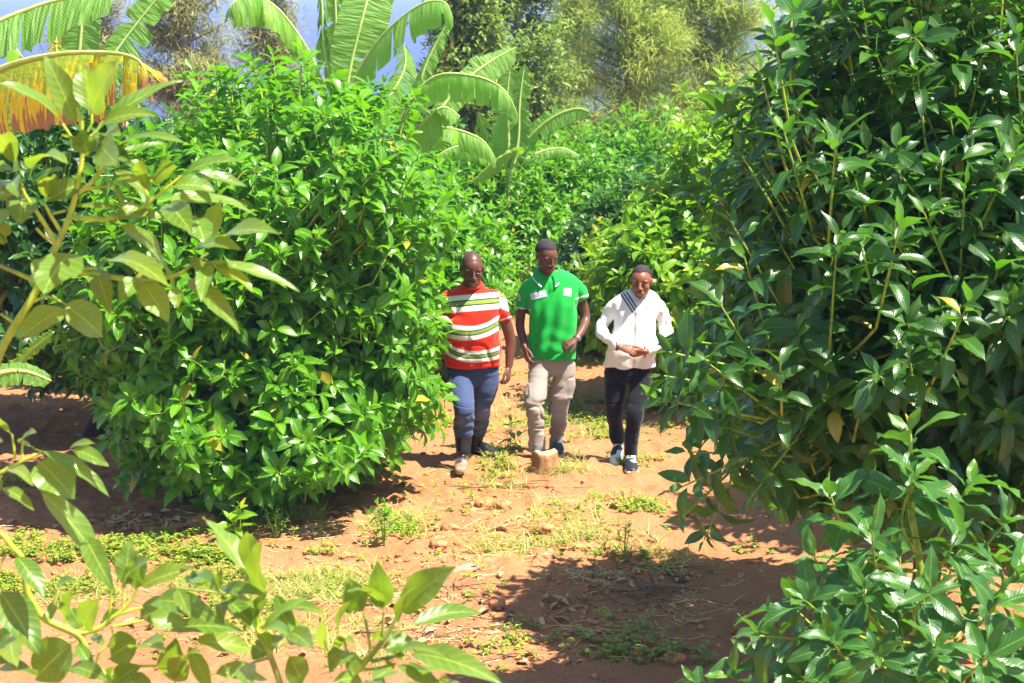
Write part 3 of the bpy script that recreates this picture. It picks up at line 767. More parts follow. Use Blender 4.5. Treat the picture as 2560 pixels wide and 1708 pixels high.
banana_plant('largest banana plant, broad torn leaves fanning over the left bush at top centre', (tx(850, Yc), Yc), atn(850, 330, Yc), [
    dict(p=[(830, 270, Yc), (774, 134, Yc-.1), (700, 28, Yc-.3), (640, -8, Yc-.4), (585, 5, Yc-.5), (572, 40, Yc-.5)], w=0.62, side=(.5, -.7, -.3), hang=(.95, 1.1), tear=.35),
    dict(p=[(862, 250, Yc-.2), (880, 150, Yc-.2), (905, 50, Yc-.2), (935, -60, Yc-.1), (950, -120, Yc)], w=0.56, side=(1, .1, .2), hang=.12, tear=.06),
    dict(p=[(862, 262, Yc-.4), (895, 180, Yc-.5), (960, 85, Yc-.7), (1050, 12, Yc-.9), (1110, 5, Yc-1), (1132, 45, Yc-1)], w=0.66, side=(.2, -.95, .25), hang=(.2, 1.35), tear=.4),
    dict(p=[(838, 250, Yc+.1), (810, 110, Yc+.1), (806, 20, Yc+.1), (800, -60, Yc+.2)], w=0.40, side=(.9, -.4, .1), hang=1.15, tear=.5),
    dict(p=[(850, 240, Yc+.3), (842, 110, Yc+.3), (838, -10, Yc+.3), (835, -100, Yc+.3)], w=0.26, side=(1, -.2, 0), hang=.5, tear=.1),
    dict(p=[(880, 330, Yc), (960, 260, Yc), (1010, 175, Yc+.1), (1010, 110, Yc+.2)], w=0.42, side=(.9, .2, -.1), hang=.7, tear=.25),
    dict(p=[(950, 420, Yc+.4), (1030, 260, Yc+.4), (1070, 150, Yc+.4), (1125, 45, Yc+.4)], w=0.26, side=(1, -.3, -.3), hang=.7, tear=.6),
    dict(p=[(960, 440, Yc-.3), (1000, 300, Yc-.4), (1080, 195, Yc-.5), (1185, 190, Yc-.7), (1260, 225, Yc-.8), (1295, 290, Yc-.8)], w=0.62, side=(.2, -.9, .3), hang=(.2, 1.45), tear=.3),
    dict(p=[(1060, 330, Yc+.3), (1150, 215, Yc+.4), (1225, 155, Yc+.5), (1290, 118, Yc+.6)], w=0.36, side=(.5, -.2, -.8), hang=.35, tear=.3),
    dict(p=[(1000, 420, Yc+.2), (1070, 330, Yc+.2), (1130, 322, Yc+.1), (1205, 350, Yc), (1240, 400, Yc)], w=0.5, side=(.2, -.9, .2), hang=(.3, 1.2), tear=.3),
    dict(p=[(960, 430, Yc), (1030, 340, Yc-.2), (1100, 270, Yc-.2), (1150, 290, Yc-.2)], w=0.45, side=(.7, -.5, -.4), hang=.8, tear=.2)], 51, 0.11)
Yd = 25.5
banana_plant('smaller banana plant in the middle with two upright bright leaves and one reaching right', (tx(1262, Yd), Yd), atn(1268, 450, Yd), [
    dict(p=[(1270, 430, Yd), (1272, 360, Yd), (1268, 250, Yd), (1276, 165, Yd)], w=0.40, side=(1, -.2, .05), hang=.2, tear=.1),
    dict(p=[(1280, 430, Yd-.1), (1296, 350, Yd-.1), (1300, 250, Yd-.1), (1312, 160, Yd-.1)], w=0.26, side=(1, -.35, 0), hang=.35, tear=.1),
    dict(p=[(1282, 430, Yd), (1320, 350, Yd), (1380, 295, Yd-.1), (1440, 272, Yd-.2), (1475, 280, Yd-.3)], w=0.25, side=(.3, -.5, -.8), hang=(.1, .9), tear=.3),
    dict(p=[(1275, 420, Yd-.2), (1290, 375, Yd-.4), (1240, 400, Yd-.6), (1180, 455, Yd-.7)], w=0.36, side=(.3, -.5, .8), hang=.45, tear=.1),
    dict(p=[(1262, 440, Yd+.2), (1235, 390, Yd+.2), (1210, 320, Yd+.2), (1195, 280, Yd+.2)], w=0.30, side=(.9, -.3, .2), hang=.7, tear=.3),
    dict(p=[(1258, 440, Yd+.1), (1220, 390, Yd), (1150, 365, Yd-.2), (1090, 390, Yd-.3)], w=0.34, side=(.2, -.9, .3), hang=1.1, tear=.2),
    dict(p=[(1275, 440, Yd+.3), (1330, 390, Yd+.3), (1400, 370, Yd+.3), (1450, 390, Yd+.3)], w=0.25, side=(.2, -.9, .3), hang=1.0, tear=.3)], 52, 0.07)
Ye = 13.6
banana_plant('banana plant at the top left corner with a dying yellow and brown leaf', (tx(-330, Ye), Ye), atn(-240, 330, Ye), [
    dict(p=[(-200, 300, Ye), (-90, 215, Ye-.3), (30, 160, Ye-.6), (150, 134, Ye-.8), (280, 132, Ye-1), (345, 150, Ye-1.1), (368, 195, Ye-1.1)], w=0.80, side=(.15, -.75, .1), hang=(.2, 1.45), tear=.45, m='dying', K=44),
    dict(p=[(-200, 250, Ye), (-60, 90, Ye), (80, 20, Ye), (200, -10, Ye-.1), (300, -22, Ye-.2)], w=0.50, side=(.15, -.9, -.2), hang=(.3, .9), tear=.3)], 53, 0.12)
Yf = 19
banana_plant('banana plant behind the upper left corner with upright light green leaves', (tx(320, Yf), Yf), atn(215, 330, Yf), [
    dict(p=[(185, 260, Yf), (198, 140, Yf), (207, 40, Yf), (222, -70, Yf)], w=0.36, side=(1, -.2, .1), hang=.2, tear=.05),
    dict(p=[(210, 260, Yf-.1), (270, 160, Yf-.1), (350, 50, Yf-.1), (440, -60, Yf-.1)], w=0.38, side=(.75, -.35, -.6), hang=.15, tear=.3),
    dict(p=[(160, 260, Yf+.3), (150, 170, Yf+.3), (140, 100, Yf+.3), (170, 30, Yf+.3)], w=0.32, side=(.9, .4, .2), hang=.5, tear=.2, m='dying'),
    dict(p=[(120, 270, Yf), (70, 170, Yf), (10, 90, Yf), (-60, 60, Yf)], w=0.42, side=(.4, -.8, .4), hang=.6, tear=.3)], 54, 0.10)
Yg = 11.5
banana_plant('small banana sucker at the left edge showing two short leaves near the bent trunk', (tx(-120, Yg), Yg), atn(-90, 1010, Yg), [
    dict(p=[(-60, 970, Yg), (-5, 935, Yg), (60, 928, Yg), (128, 952, Yg)], w=0.13, side=(.1, -.5, -.9), hang=.3, tear=.1),
    dict(p=[(-60, 980, Yg+.2), (20, 925, Yg+.3), (80, 870, Yg+.4), (135, 830, Yg+.5)], w=0.17, side=(.5, -.1, .8), hang=.1, tear=.05)], 55, 0.05)
# ------------------------------------------------------------------ people
def catmull(P, sub):
    P = np.asarray(P, float); n = len(P)
    if n < 3 or sub < 2: 
        t = np.linspace(0, 1, 1+(n-1)*max(sub, 1))*(n-1)
        return np.stack([np.interp(t, np.arange(n), P[:, c]) for c in range(P.shape[1])], -1)
    out = []
    for q in np.linspace(0, n-1, (n-1)*sub+1):
        i = min(int(q), n-2); f = q-i
        p1, p2 = P[i], P[i+1]
        p0 = P[i-1] if i > 0 else 2*p1-p2
        p3 = P[i+2] if i+2 < n else 2*p2-p1
        out.append(0.5*((2*p1)+(-p0+p2)*f+(2*p0-5*p1+4*p2-p3)*f*f+(-p0+3*p1-3*p2+p3)*f**3))
    return np.array(out)
def loft(mb, P, Ra, Rb=None, ref=(0, -1, 0), sides=22, sub=4, cap=0.5, sq=2.0, fixed=None):
    """closed tapering tube: Ra across, Rb along ref; dome caps"""
    P = np.asarray(P, float); n = len(P)
    Ra = np.broadcast_to(np.asarray(Ra, float), (n,)); Rb = Ra if Rb is None else np.broadcast_to(np.asarray(Rb, float), (n,))
    D = catmull(np.concatenate([P, Ra[:, None], Rb[:, None]], 1), sub)
    C, A, B_ = D[:, :3], np.maximum(D[:, 3], .002), np.maximum(D[:, 4], .002)
    T = nrm(np.gradient(C, axis=0)) if fixed is None else np.repeat(nrm(np.asarray(fixed, float))[None], len(C), 0)
    c2, a2, b2 = [], [], []
    for th in (0.97, 0.8, 0.55, 0.28):      # start dome
        h = math.sin(th*math.pi/2); q = math.cos(th*math.pi/2)
        c2.append(C[0]-T[0]*h*cap*min(A[0], B_[0])); a2.append(A[0]*q); b2.append(B_[0]*q)
    c3, a3, b3 = [], [], []
    for th in (0.28, 0.55, 0.8, 0.97):
        h = math.sin(th*math.pi/2); q = math.cos(th*math.pi/2)
        c3.append(C[-1]+T[-1]*h*cap*min(A[-1], B_[-1])); a3.append(A[-1]*q); b3.append(B_[-1]*q)
    C = np.concatenate([c2, C, c3]); A = np.concatenate([a2, A, a3]); B_ = np.concatenate([b2, B_, b3])
    T = np.concatenate([np.repeat(T[:1], 4, 0), T, np.repeat(T[-1:], 4, 0)])
    r = np.asarray(ref, float)
    V_ = nrm(r-T*(T@r)[:, None]); U = np.cross(V_, T)
    th = np.arange(sides)/sides*2*math.pi
    cs, sn = np.cos(th), np.sin(th)
    cs = np.sign(cs)*np.abs(cs)**(2.0/sq); sn = np.sign(sn)*np.abs(sn)**(2.0/sq)
    ring = C[:, None]+U[:, None]*(A[:, None]*cs[None])[..., None]+V_[:, None]*(B_[:, None]*sn[None])[..., None]
    K = len(C)
    V = np.concatenate([ring.reshape(-1, 3), C[:1], C[-1:]])
    i, j = np.meshgrid(np.arange(K-1), np.arange(sides), indexing='ij')
    b = i*sides; j2 = (j+1) % sides
    Q = np.stack([b+j, b+j2, b+sides+j2, b+sides+j], -1).reshape(-1, 4)
    jj = np.arange(sides); k2 = (jj+1) % sides
    Tt = np.concatenate([np.stack([k2, jj, np.full(sides, K*sides)], -1), np.stack([(K-1)*sides+jj, (K-1)*sides+k2, np.full(sides, K*sides+1)], -1)])
    mb.add(V, Q, Tt)
def ell(mb, c, r, rot=None, n=14):
    """ellipsoid; rot = 3x3 columns"""
    th = np.linspace(0.06, math.pi-0.06, n); ph = np.arange(2*n)/(2*n)*2*math.pi
    T, Pp = np.meshgrid(th, ph, indexing='ij')
    V = np.stack([np.sin(T)*np.cos(Pp), np.sin(T)*np.sin(Pp), np.cos(T)], -1).reshape(-1, 3)
    V = np.concatenate([V, [[0, 0, 1], [0, 0, -1]]])*np.asarray(r)
    if rot is not None: V = V@np.asarray(rot).T
    V = V+np.asarray(c)
    m = 2*n
    i, j = np.meshgrid(np.arange(n-1), np.arange(m), indexing='ij'); j2 = (j+1) % m
    Q = np.stack([i*m+j, (i+1)*m+j, (i+1)*m+j2, i*m+j2], -1).reshape(-1, 4)
    jj = np.arange(m); k2 = (jj+1) % m
    Tt = np.concatenate([np.stack([jj, k2, np.full(m, n*m)], -1), np.stack([(n-1)*m+k2, (n-1)*m+jj, np.full(m, n*m+1)], -1)])
    mb.add(V, Q, Tt)
def remesh(mb, vox, smooth=4, fac=0.5):
    """fuse overlapping closed pieces into one continuous surface; returns V, quads, tris"""
    me = mb.mesh('tmp')
    o = bpy.data.objects.new('tmp', me); COL.objects.link(o)
    m = o.modifiers.new('r', 'REMESH'); m.mode = 'VOXEL'; m.voxel_size = vox; m.adaptivity = 0
    if smooth:
        s = o.modifiers.new('s', 'SMOOTH'); s.factor = fac; s.iterations = smooth
    dg = bpy.context.evaluated_depsgraph_get(); dg.update()
    e = o.evaluated_get(dg); m2 = e.to_mesh()
    V = np.empty(len(m2.vertices)*3, np.float32); m2.vertices.foreach_get('co', V); V = V.reshape(-1, 3).astype(float)
    nl = np.empty(len(m2.polygons), np.int32); m2.polygons.foreach_get('loop_total', nl)
    li = np.empty(len(m2.loops), np.int32); m2.loops.foreach_get('vertex_index', li)
    st = np.empty(len(m2.polygons), np.int32); m2.polygons.foreach_get('loop_start', st)
    Q = li[st[nl == 4][:, None]+np.arange(4)]
    T = li[st[nl == 3][:, None]+np.arange(3)] if (nl == 3).any() else np.zeros((0, 3), int)
    e.to_mesh_clear(); bpy.data.objects.remove(o); bpy.data.meshes.remove(me)
    return V, Q, T
def vnormals(V, Q, T):
    N = np.zeros_like(V)
    for F in (Q, T):
        if len(F) == 0: continue
        fn = np.cross(V[F[:, 2]]-V[F[:, 0]], V[F[:, -1]]-V[F[:, 1]]) if F.shape[1] == 4 else np.cross(V[F[:, 1]]-V[F[:, 0]], V[F[:, 2]]-V[F[:, 0]])
        for k in range(F.shape[1]): np.add.at(N, F[:, k], fn)
    return nrm(N)
def put(name, V, Q, T, A, m, parent):
    mb = MB(); mb.add(V, Q, T, A)
    return mb.build(name, m, parent, np.array(parent.matrix_world.translation) if parent.parent is None else ROOT)
def gauss(V, c, s):
    return np.exp(-((V-np.asarray(c))**2).sum(1)/(2*s*s))
def frame(F, Up=(0, 0, 1)):
    F = nrm(F); X = nrm(np.cross(F, Up)); U = np.cross(X, F)
    return np.stack([X, F, U], 1)       # columns: side, forward, up

def hand(mb, w, d, n, s, curl=(0.5, 0.7, 0.5), sc=1.0, thumb=0.6, spread=0.08):
    """w wrist, d towards the fingers, n out of the back of the hand, s thumb side"""
    d = nrm(d); n = nrm(n-d*np.dot(n, d)); s = nrm(s-d*np.dot(s, d)-n*np.dot(s, n))
    P = [w-d*0.01, w+d*.02*sc, w+d*.055*sc, w+d*.088*sc]
    loft(mb, P, [.023*sc, .029*sc, .039*sc, .040*sc], [.019*sc, .017*sc, .015*sc, .012*sc], ref=n, sides=18, cap=.5)
    for k, (o, L) in enumerate(((.030, .073), (.010, .082), (-.010, .076), (-.029, .060))):
        p = w+d*.088*sc+s*o*sc-n*.002
        a = -spread*(k-1.5); dd = nrm(d*math.cos(a)+s*math.sin(a)); nn = n.copy()
        pts = [p-dd*.012*sc, p]
        for q, (fr, c) in enumerate(zip((.45, .32, .23), curl)):
            c = c*(1+0.15*k)
            dd, nn = dd*math.cos(c)-nn*math.sin(c), nn*math.cos(c)+dd*math.sin(c)
            p = p+dd*L*fr*sc; pts.append(p)
        r = .0088*sc if k < 3 else .0075*sc
        loft(mb, pts, [r*1.05, r*1.08, r, r*.95, r*.8], ref=n, sides=12, cap=.9, sub=4)
    b = w+d*.022*sc+s*.022*sc-n*.006
    td = nrm(d*math.cos(thumb)+s*math.sin(thumb)-n*.35)
    p1 = b+td*.042*sc; td2 = nrm(td+d*.35-s*.15); p2 = p1+td2*.030*sc; p3 = p2+nrm(td2+d*.2-n*.15)*.024*sc
    loft(mb, [b, p1, p2, p3], [.014*sc, .0115*sc, .0098*sc, .0082*sc], ref=n, sides=12, cap=.9)

def head_parts(mb, C, Fr, s, jaw=1.0):
    L = lambda p: C+Fr@(np.asarray(p, float)*s)
    E = lambda p, r: ell(mb, L(p), np.asarray(r)*s, Fr)
    E((0, -.018, .030), (.074, .096, .088))
    E((0, .018, .020), (.069, .072, .076))
    E((0, .030, -.035), (.060*jaw, .058, .070))
    E((0, .030, -.075), (.044*jaw, .050, .036))
    E((0, .068, -.098), (.027*jaw, .024, .020))
    for q in (-1, 1):
        E((q*.034, .048, -.028), (.033, .034, .036))
        E((q*.036, .020, -.052), (.030, .040, .034))
        E((q*.028, .071, .021), (.030, .014, .0100))
        E((q*.031, .0735, .0075), (.0150, .0105, .0060))
        E((q*.031, .0725, -.0100), (.0150, .0095, .0050))
        E((q*.0775, -.006, -.006), (.0085, .020, .031))
        E((q*.0835, -.013, .004), (.006, .015, .021))
        E((q*.0165, .097, -.033), (.0120, .012, .0085))
    loft(mb, [L((0, .082, .016)), L((0, .098, -.010)), L((0, .109, -.030))], np.array([.011, .0125, .0155])*s, ref=Fr[:, 1], sides=12, cap=.8)
    E((0, .082, -.070), (.032, .022, .026))
    E((0, .0945, -.0615), (.0265, .011, .0062))
    E((0, .0925, -.0740), (.0235, .011, .0070))
def head_sculpt(V, N, C, Fr, s):
    L = lambda p: C+Fr@(np.asarray(p, float)*s)
    d = np.zeros(len(V))
    for q in (-1, 1):
        d -= .0035*s*gauss(V, L((q*.031, .092, -.001)), .0100*s)
        d -= .005*s*gauss(V, L((q*.009, .108, -.050)), .005*s)
        d -= .004*s*gauss(V, L((q*.079, -.002, -.004)), .007*s)
    d -= .0035*s*gauss(V, L((0, .105, -.0678)), .0045*s)+.003*s*gauss(V, L((.012, .104, -.0678)), .0045*s)+.003*s*gauss(V, L((-.012, .104, -.0678)), .0045*s)
    d -= .004*s*gauss(V, L((0, .098, -.088)), .008*s)
    return V+N*d[:, None]

SK = {}
def skin_mat():
    m, nt, bs, out = mat('skin')
    at_ = nd(nt, 'ShaderNodeAttribute', attribute_name='tint')
    tc = nd(nt, 'ShaderNodeTexCoord')
    nz = nd(nt, 'ShaderNodeTexNoise', {'Vector': tc.outputs['Object'], 'Scale': 90.0, 'Detail': 5.0})
    n2 = nd(nt, 'ShaderNodeTexNoise', {'Vector': tc.outputs['Object'], 'Scale': 14.0, 'Detail': 3.0})
    c = mixc(nt, mth(nt, 'MULTIPLY', n2.outputs[0], 0.35), at_.outputs['Color'], (0.03, 0.012, 0.008))
    nt.links.new(c, bs.inputs['Base Color'])
    bs.inputs['Roughness'].default_value = 0.43
    bs.inputs['Specular IOR Level'].default_value = 0.42
    bs.inputs['Subsurface Weight'].default_value = 0.05
    bs.inputs['Subsurface Radius'].default_value = (0.02, 0.007, 0.004)
    bp = nd(nt, 'ShaderNodeBump', {'Height': nz.outputs[0], 'Strength': 0.15, 'Distance': 0.002})
    nt.links.new(bp.outputs[0], bs.inputs['Normal'])
    return m
M['skin'] = skin_mat()
M['hair'] = noise_mat('hair black', (0.014, 0.010, 0.012), (0.06, 0.046, 0.052), 260, 0.75, 1.0, 0.004, spec=0.25)
M['cloth'] = tint_mat('cloth patterned', 0.8, 300, 0.15, 0.001, 0.2, 0.10, 0.15)
M['eye'] = tint_mat('eye', 0.1, 10, 0, 0, 0.6, 0.0)
M['metal'] = noise_mat('steel', (0.55, 0.56, 0.58), (0.7, 0.7, 0.72), 60, 0.3, 0.05)
M['metal'].node_tree.nodes['Principled BSDF'].inputs['Metallic'].default_value = 1.0
M['rubber'] = noise_mat('boot rubber', (0.010, 0.010, 0.013), (0.022, 0.021, 0.024), 20, 0.32, 0.1, 0.002, spec=0.6)

def boot_mat():
    """black rubber boot with dust on the foot: dust lies low on the boot"""
    m, nt, bs, out = mat('boot rubber dusty')
    at_ = nd(nt, 'ShaderNodeAttribute', attribute_name='tint')
    tc = nd(nt, 'ShaderNodeTexCoord')
    nz = nd(nt, 'ShaderNodeTexNoise', {'Vector': tc.outputs['Object'], 'Scale': 18.0, 'Detail': 5.0})
    sx = nd(nt, 'ShaderNodeSeparateColor', {0: at_.outputs['Color']})
    d = sstep(nt, mth(nt, 'ADD', sx.outputs[0], mth(nt, 'MULTIPLY', mth(nt, 'SUBTRACT', nz.outputs[0], 0.5), 0.9)), 0.35, 0.9)
    c = mixc(nt, d, (0.014, 0.013, 0.016), (0.36, 0.24, 0.17))
    nt.links.new(c, bs.inputs['Base Color'])
    nt.links.new(mth(nt, 'ADD', 0.3, mth(nt, 'MULTIPLY', d, 0.5)), bs.inputs['Roughness'])
    return m
M['boot'] = boot_mat()

def folds(V, N, amp, seed, freq=(9, 9, 9), p=1.0):
    n = vnoise(V*np.asarray(freq), seed)+0.5*vnoise(V*np.asarray(freq)*2.1+3, seed+1)
    r = 1-np.abs(n)*2.2
    return V+N*(amp*(np.clip(r, -0.6, 1)**1 * p))[:, None]

def crease(V, N, amp, seed, freq, w=1.0, k=.10):
    n = vnoise(V*np.asarray(freq)+vnoise(V*3, seed+5)[:, None]*.6, seed)
    m = np.clip(vnoise(V*4.3, seed+2)*1.5+.4, 0, 1)
    return V+N*(amp*w*m*(.5*np.abs(n)-np.exp(-(n/k)**2)))[:, None]
def person(label, Y, foot_px, spec):
    global ROOT
    fx, fy = foot_px
    base = atn(fx, fy, Y)
    gzv = gz1(base[0], base[1])
    root = thing('person', label, 'person', (base[0], base[1], gzv), 'men walking down the orchard path')
    bpy.context.view_layer.update()
    ROOT = np.array(root.location)
    P = lambda px, py, dy=0.0: atn(px, py, Y+dy)
    k = Y/FPX
    # ---- body: head, neck, trunk, arms, hands, legs as one skin
    mb = MB()
    hs = spec['head']; C = P(*hs['c']); Fr = frame(hs['F'], hs.get('U', (0, 0, 1))); s = hs['s']
    head_parts(mb, C, Fr, s, hs.get('jaw', 1.0))
    nb = P(*spec['neck'][0]); nr = spec['neck'][1]
    loft(mb, [nb+np.array([0, .01, -.03]), nb*0.5+C*0.5+np.array([0, .015, 0]), C+Fr@(np.array([0, -.02, -.02])*s)], [nr*1.15, nr, nr*.98], ref=(0, -1, 0), cap=.3)
    def torso(mbx, rings, inf=0.0, cap=.25, sq=2.3, zadd=0.0):
        cs, ra, rb = [], [], []
        for (py, x0, x1, th, dy) in rings:
            cs.append(P((x0+x1)/2, py, dy)); ra.append((x1-x0)/2*k+inf); rb.append(th+inf)
        loft(mbx, cs, ra, rb, ref=(0, -1, 0), sides=40, cap=cap, sq=sq, fixed=(0, 0, -1), sub=5)
    torso(mb, spec['torso'], -0.014)
    for arm in spec['arms']:
        pts = [P(*a[:3]) for a in arm['j']]; rr = [a[3]*spec.get('under', (.84, .92, 1, 1, 1))[i_] for i_, a in enumerate(arm['j'])]
        loft(mb, pts, rr, cap=.5, ref=(0, -1, .2), sub=6)
        h = arm['hand']
        hand(mb, pts[-1], np.array(h['d'], float), np.array(h['n'], float), np.array(h['s'], float), h.get('curl', (.5, .7, .5)), h.get('sc', 1.0), h.get('thumb', .6), h.get('spread', .08))
    for leg in spec['legs']:
        pts = [P(*a[:3]) for a in leg['j']]; rr = [a[3]*0.68 for a in leg['j']]
        loft(mb, pts, rr, cap=.5, sub=5)
    V, Q, T = remesh(mb, 0.0040, 5)
    N = vnormals(V, Q, T)
    hd = np.linalg.norm(V-C, axis=1) < .16*s
    V2 = head_sculpt(V, N, C, Fr, s); V = np.where(hd[:, None], V2, V)
    sk = np.array(spec['skin'])
    A = np.ones((len(V), 4)); A[:, :3] = sk
    loc = (V-C)@Fr/s
    lips = np.exp(-((loc[:, 0]/.023)**4+((loc[:, 2]+.068)/.0100)**4))*(loc[:, 1] > .085)
    A[:, :3] = A[:, :3]*(1-lips[:, None]*.8)+np.array(spec.get('lip', (.22, .085, .07)))*lips[:, None]*.8
    for q in (-1, 1):
        br = np.exp(-(((loc[:, 0]-q*.031)/.022)**4+((loc[:, 2]-.0235-.003*np.cos(loc[:, 0]*60))/.0062)**4))*(loc[:, 1] > .05)
        A[:, :3] = A[:, :3]*(1-br[:, None]*.65)+np.array((.012, .008, .007))*br[:, None]*.65
    for q in (-1, 1):
        ey = np.exp(-(((loc[:, 0]-q*.031)/.018)**4+((loc[:, 2]+.001)/.0105)**4))*(loc[:, 1] > .05)
        A[:, :3] = A[:, :3]*(1-ey[:, None]*.42)
    mu = np.exp(-((loc[:, 0]/.026)**4+((loc[:, 2]+.053)/.0055)**4))*(loc[:, 1] > .085)*spec.get('mous', .5)
    go = np.exp(-((loc[:, 0]/.022)**4+((loc[:, 2]+.102)/.014)**4))*(loc[:, 1] > .05)*spec.get('mous', .5)
    mm = np.clip(mu+go, 0, 1)[:, None]
    A[:, :3] = A[:, :3]*(1-mm)+np.array((.012, .008, .008))*mm
    # palms and finger pads are lighter
    # hair
    hl = spec['hair']
    hz = hl['z']+hl.get('tilt', .6)*(-loc[:, 1])*(loc[:, 1] < .04)*1.0
    x = loc[:, 2]-np.where(loc[:, 1] > .03, hl['z'], np.where(loc[:, 1] > -.02, hl['z']-(.03-loc[:, 1])*1.0, hl['z']-.05-(-.02-loc[:, 1])*.55))
    x = x-.25*np.clip(np.abs(loc[:, 0])-.045, 0, 1)*(loc[:, 1] > .03)*-1.5
    m = np.clip(x/(.006 if hl['t'] > .002 else .05), 0, 1)*hd*(np.abs(loc[:, 0]) < .0775)
    body = None
    if hl['t'] < .002:
        A[:, :3] = A[:, :3]*(1-m[:, None]*.45)+np.array((.03, .02, .02))*m[:, None]*.45
    body = put('body', V, Q, T, A, M['skin'], root)
    if hl['t'] >= .002:
        N = vnormals(V, Q, T)
        keep = m > 0.02
        fq = keep[Q].all(1); ft_ = keep[T].all(1) if len(T) else np.zeros(0, bool)
        used = np.unique(np.concatenate([Q[fq].ravel(), T[ft_].ravel()])); mp = -np.ones(len(V), int); mp[used] = np.arange(len(used))
        soft = np.clip(x/.022, 0.05, 1)**.5
        Vh = V[used]+N[used]*(soft[used]*hl['t']+.0012+.0016*vnoise(V[used]*240, 3))[:, None]
        put('hair', Vh, mp[Q[fq]], mp[T[ft_]] if len(T) else None, None, M['hair'], root)
    for q in (-1, 1):
        me_ = MB(); ec = C+Fr@(np.array([q*.031, .0765, -.001])*s)
        ell(me_, ec, np.array([.0115, .0115, .0070])*s, Fr, 10)
        Ve = np.concatenate(me_.v); lo = (Ve-ec)@Fr/s
        Ae = np.ones((len(Ve), 4)); Ae[:, :3] = (.13, .10, .09)
        ir = (lo[:, 0]-spec.get('gaze', 0)*.004)**2+(lo[:, 2]+.001)**2 < .0062**2
        Ae[ir & (lo[:, 1] > 0), :3] = (.01, .006, .005)
        me_.a = [Ae]
        me_.build('eye', M['eye'], root, ROOT)
    # ---- shirt
    ms = MB()
    torso(ms, spec['torso'], 0.004, cap=.12, sq=2.35)
    for sl_ in spec['sleeves']:
        pts = [P(*a[:3]) for a in sl_['j']]; rr = [a[3] for a in sl_['j']]
        loft(ms, pts, rr, cap=.06, ref=(0, -1, .2), sub=5, sides=26)
    V, Q, T = remesh(ms, 0.0046, 5)
    N = vnormals(V, Q, T)
    V = spec['fold'](V, N)
    A = np.ones((len(V), 4)); A[:, :3] = spec['paint'](V)
    shirt = put('shirt', V, Q, T, A, M['cloth'], root)
    if spec.get('extras'): spec['extras'](root, P, C, Fr, s, (V, Q, T), shirt)
    # ---- trousers
    mt = MB()
    torso(mt, spec['pelvis'], 0.0, cap=.3, sq=2.2)
    for leg in spec['legs']:
        pts = [P(*a[:3]) for a in leg['j']]; rr = [a[3] for a in leg['j']]
        loft(mt, pts, rr, cap=.08, sub=5, sides=26)
    V, Q, T = remesh(mt, 0.0055, 4)
    N = vnormals(V, Q, T)
    V = spec['pfold'](V, N, P)
    A = np.ones((len(V), 4)); A[:, :3] = spec['ptrou'](V)
    put('trousers', V, Q, T, A, M['cloth'], root)
    spec['feet'](root, P)
    return root

def band(d, a, b, soft=0.6):
    return np.clip((d-a)/soft+.5, 0, 1)*np.clip((b-d)/soft+.5, 0, 1)
def mixv(c, col, m):
    return c*(1-m[:, None])+np.array(col)*m[:, None]

# --- man in the striped shirt
Yr = 16.75
def red_paint(V):
    px, py = proj(V)
    c = np.tile(np.array((.80, .030, .010)), (len(V), 1))
    W, NV, OL = (.80, .80, .80), (.02, .025, .06), (.22, .31, .03)
    u = (px-1181)/68.0
    wig = 3*vnoise(np.stack([px*.02, py*.01, V[:, 1]*3], -1), 8)
    for cy, h, sag, tl in ((757, 21, 0, -6), (833, 18, 18, -9), (893, 14.5, 19, 4)):
        s = py-(cy-sag*u**2+tl*u+wig*(sag > 0))
        s = s/h
        c = mixv(c, W, band(s, -1, 1, .06)); c = mixv(c, NV, band(s, -.40, .38, .06)); c = mixv(c, OL, band(s, -.24, .20, .06))
    # sleeves: shoulder stripes and a thin white cuff line
    for sx in (1, -1):
        m = (px > 1249) if sx > 0 else (px < 1109)
        m = m.astype(float)
        cs = np.tile(np.array((.80, .030, .010)), (len(V), 1))
        q = py-(px-1250)*.35 if sx > 0 else py+(px-1109)*.35
        cs = mixv(cs, W, band(q, 741, 771, 1)); cs = mixv(cs, OL, band(q, 733, 740, 1)); cs = mixv(cs, NV, band(q, 740, 742, 1))
        h = (803-(px-1250)*.35) if sx > 0 else (796+(px-1109)*.2)
        cs = mixv(cs, W, band(py-h, -3.0, 0.0, 1))
        c = c*(1-m[:, None])+cs*m[:, None]
    return c
def red_fold(V, N):
    px, py = proj(V)
    V = folds(V, N, .004, 21, (7, 7, 7)); V = crease(V, N, .012, 22, (5, 5, 8), k=.14)
    # soft diagonal drape over the belly
    a = np.sin((py*.085+np.abs(px-1178)*.03)+2*vnoise(V*4, 4))
    w = np.clip((py-790)/60, 0, 1)
    V = V+N*(.0045*a*w)[:, None]
    a = np.sin(py*.45+vnoise(V*5, 5)*3); w = np.clip((py-893)/12, 0, 1)
    return V+N*(.003*a*w)[:, None]
def red_pfold(V, N, P):
    px, py = proj(V)
    V = crease(V, N, .011, 33, (4, 4, 15))
    n = vnoise(V*[5, 5, 26], 31)+.5*vnoise(V*[9, 9, 45], 32)
    w = .35+.9*np.exp(-((py-1040)/45)**2)+.7*np.exp(-((py-935)/22)**2)
    return V+N*(.0062*n*w)[:, None]+N*(.004*np.sin(py*.33+px*.06)*np.exp(-((py-1065)/25)**2))[:, None]
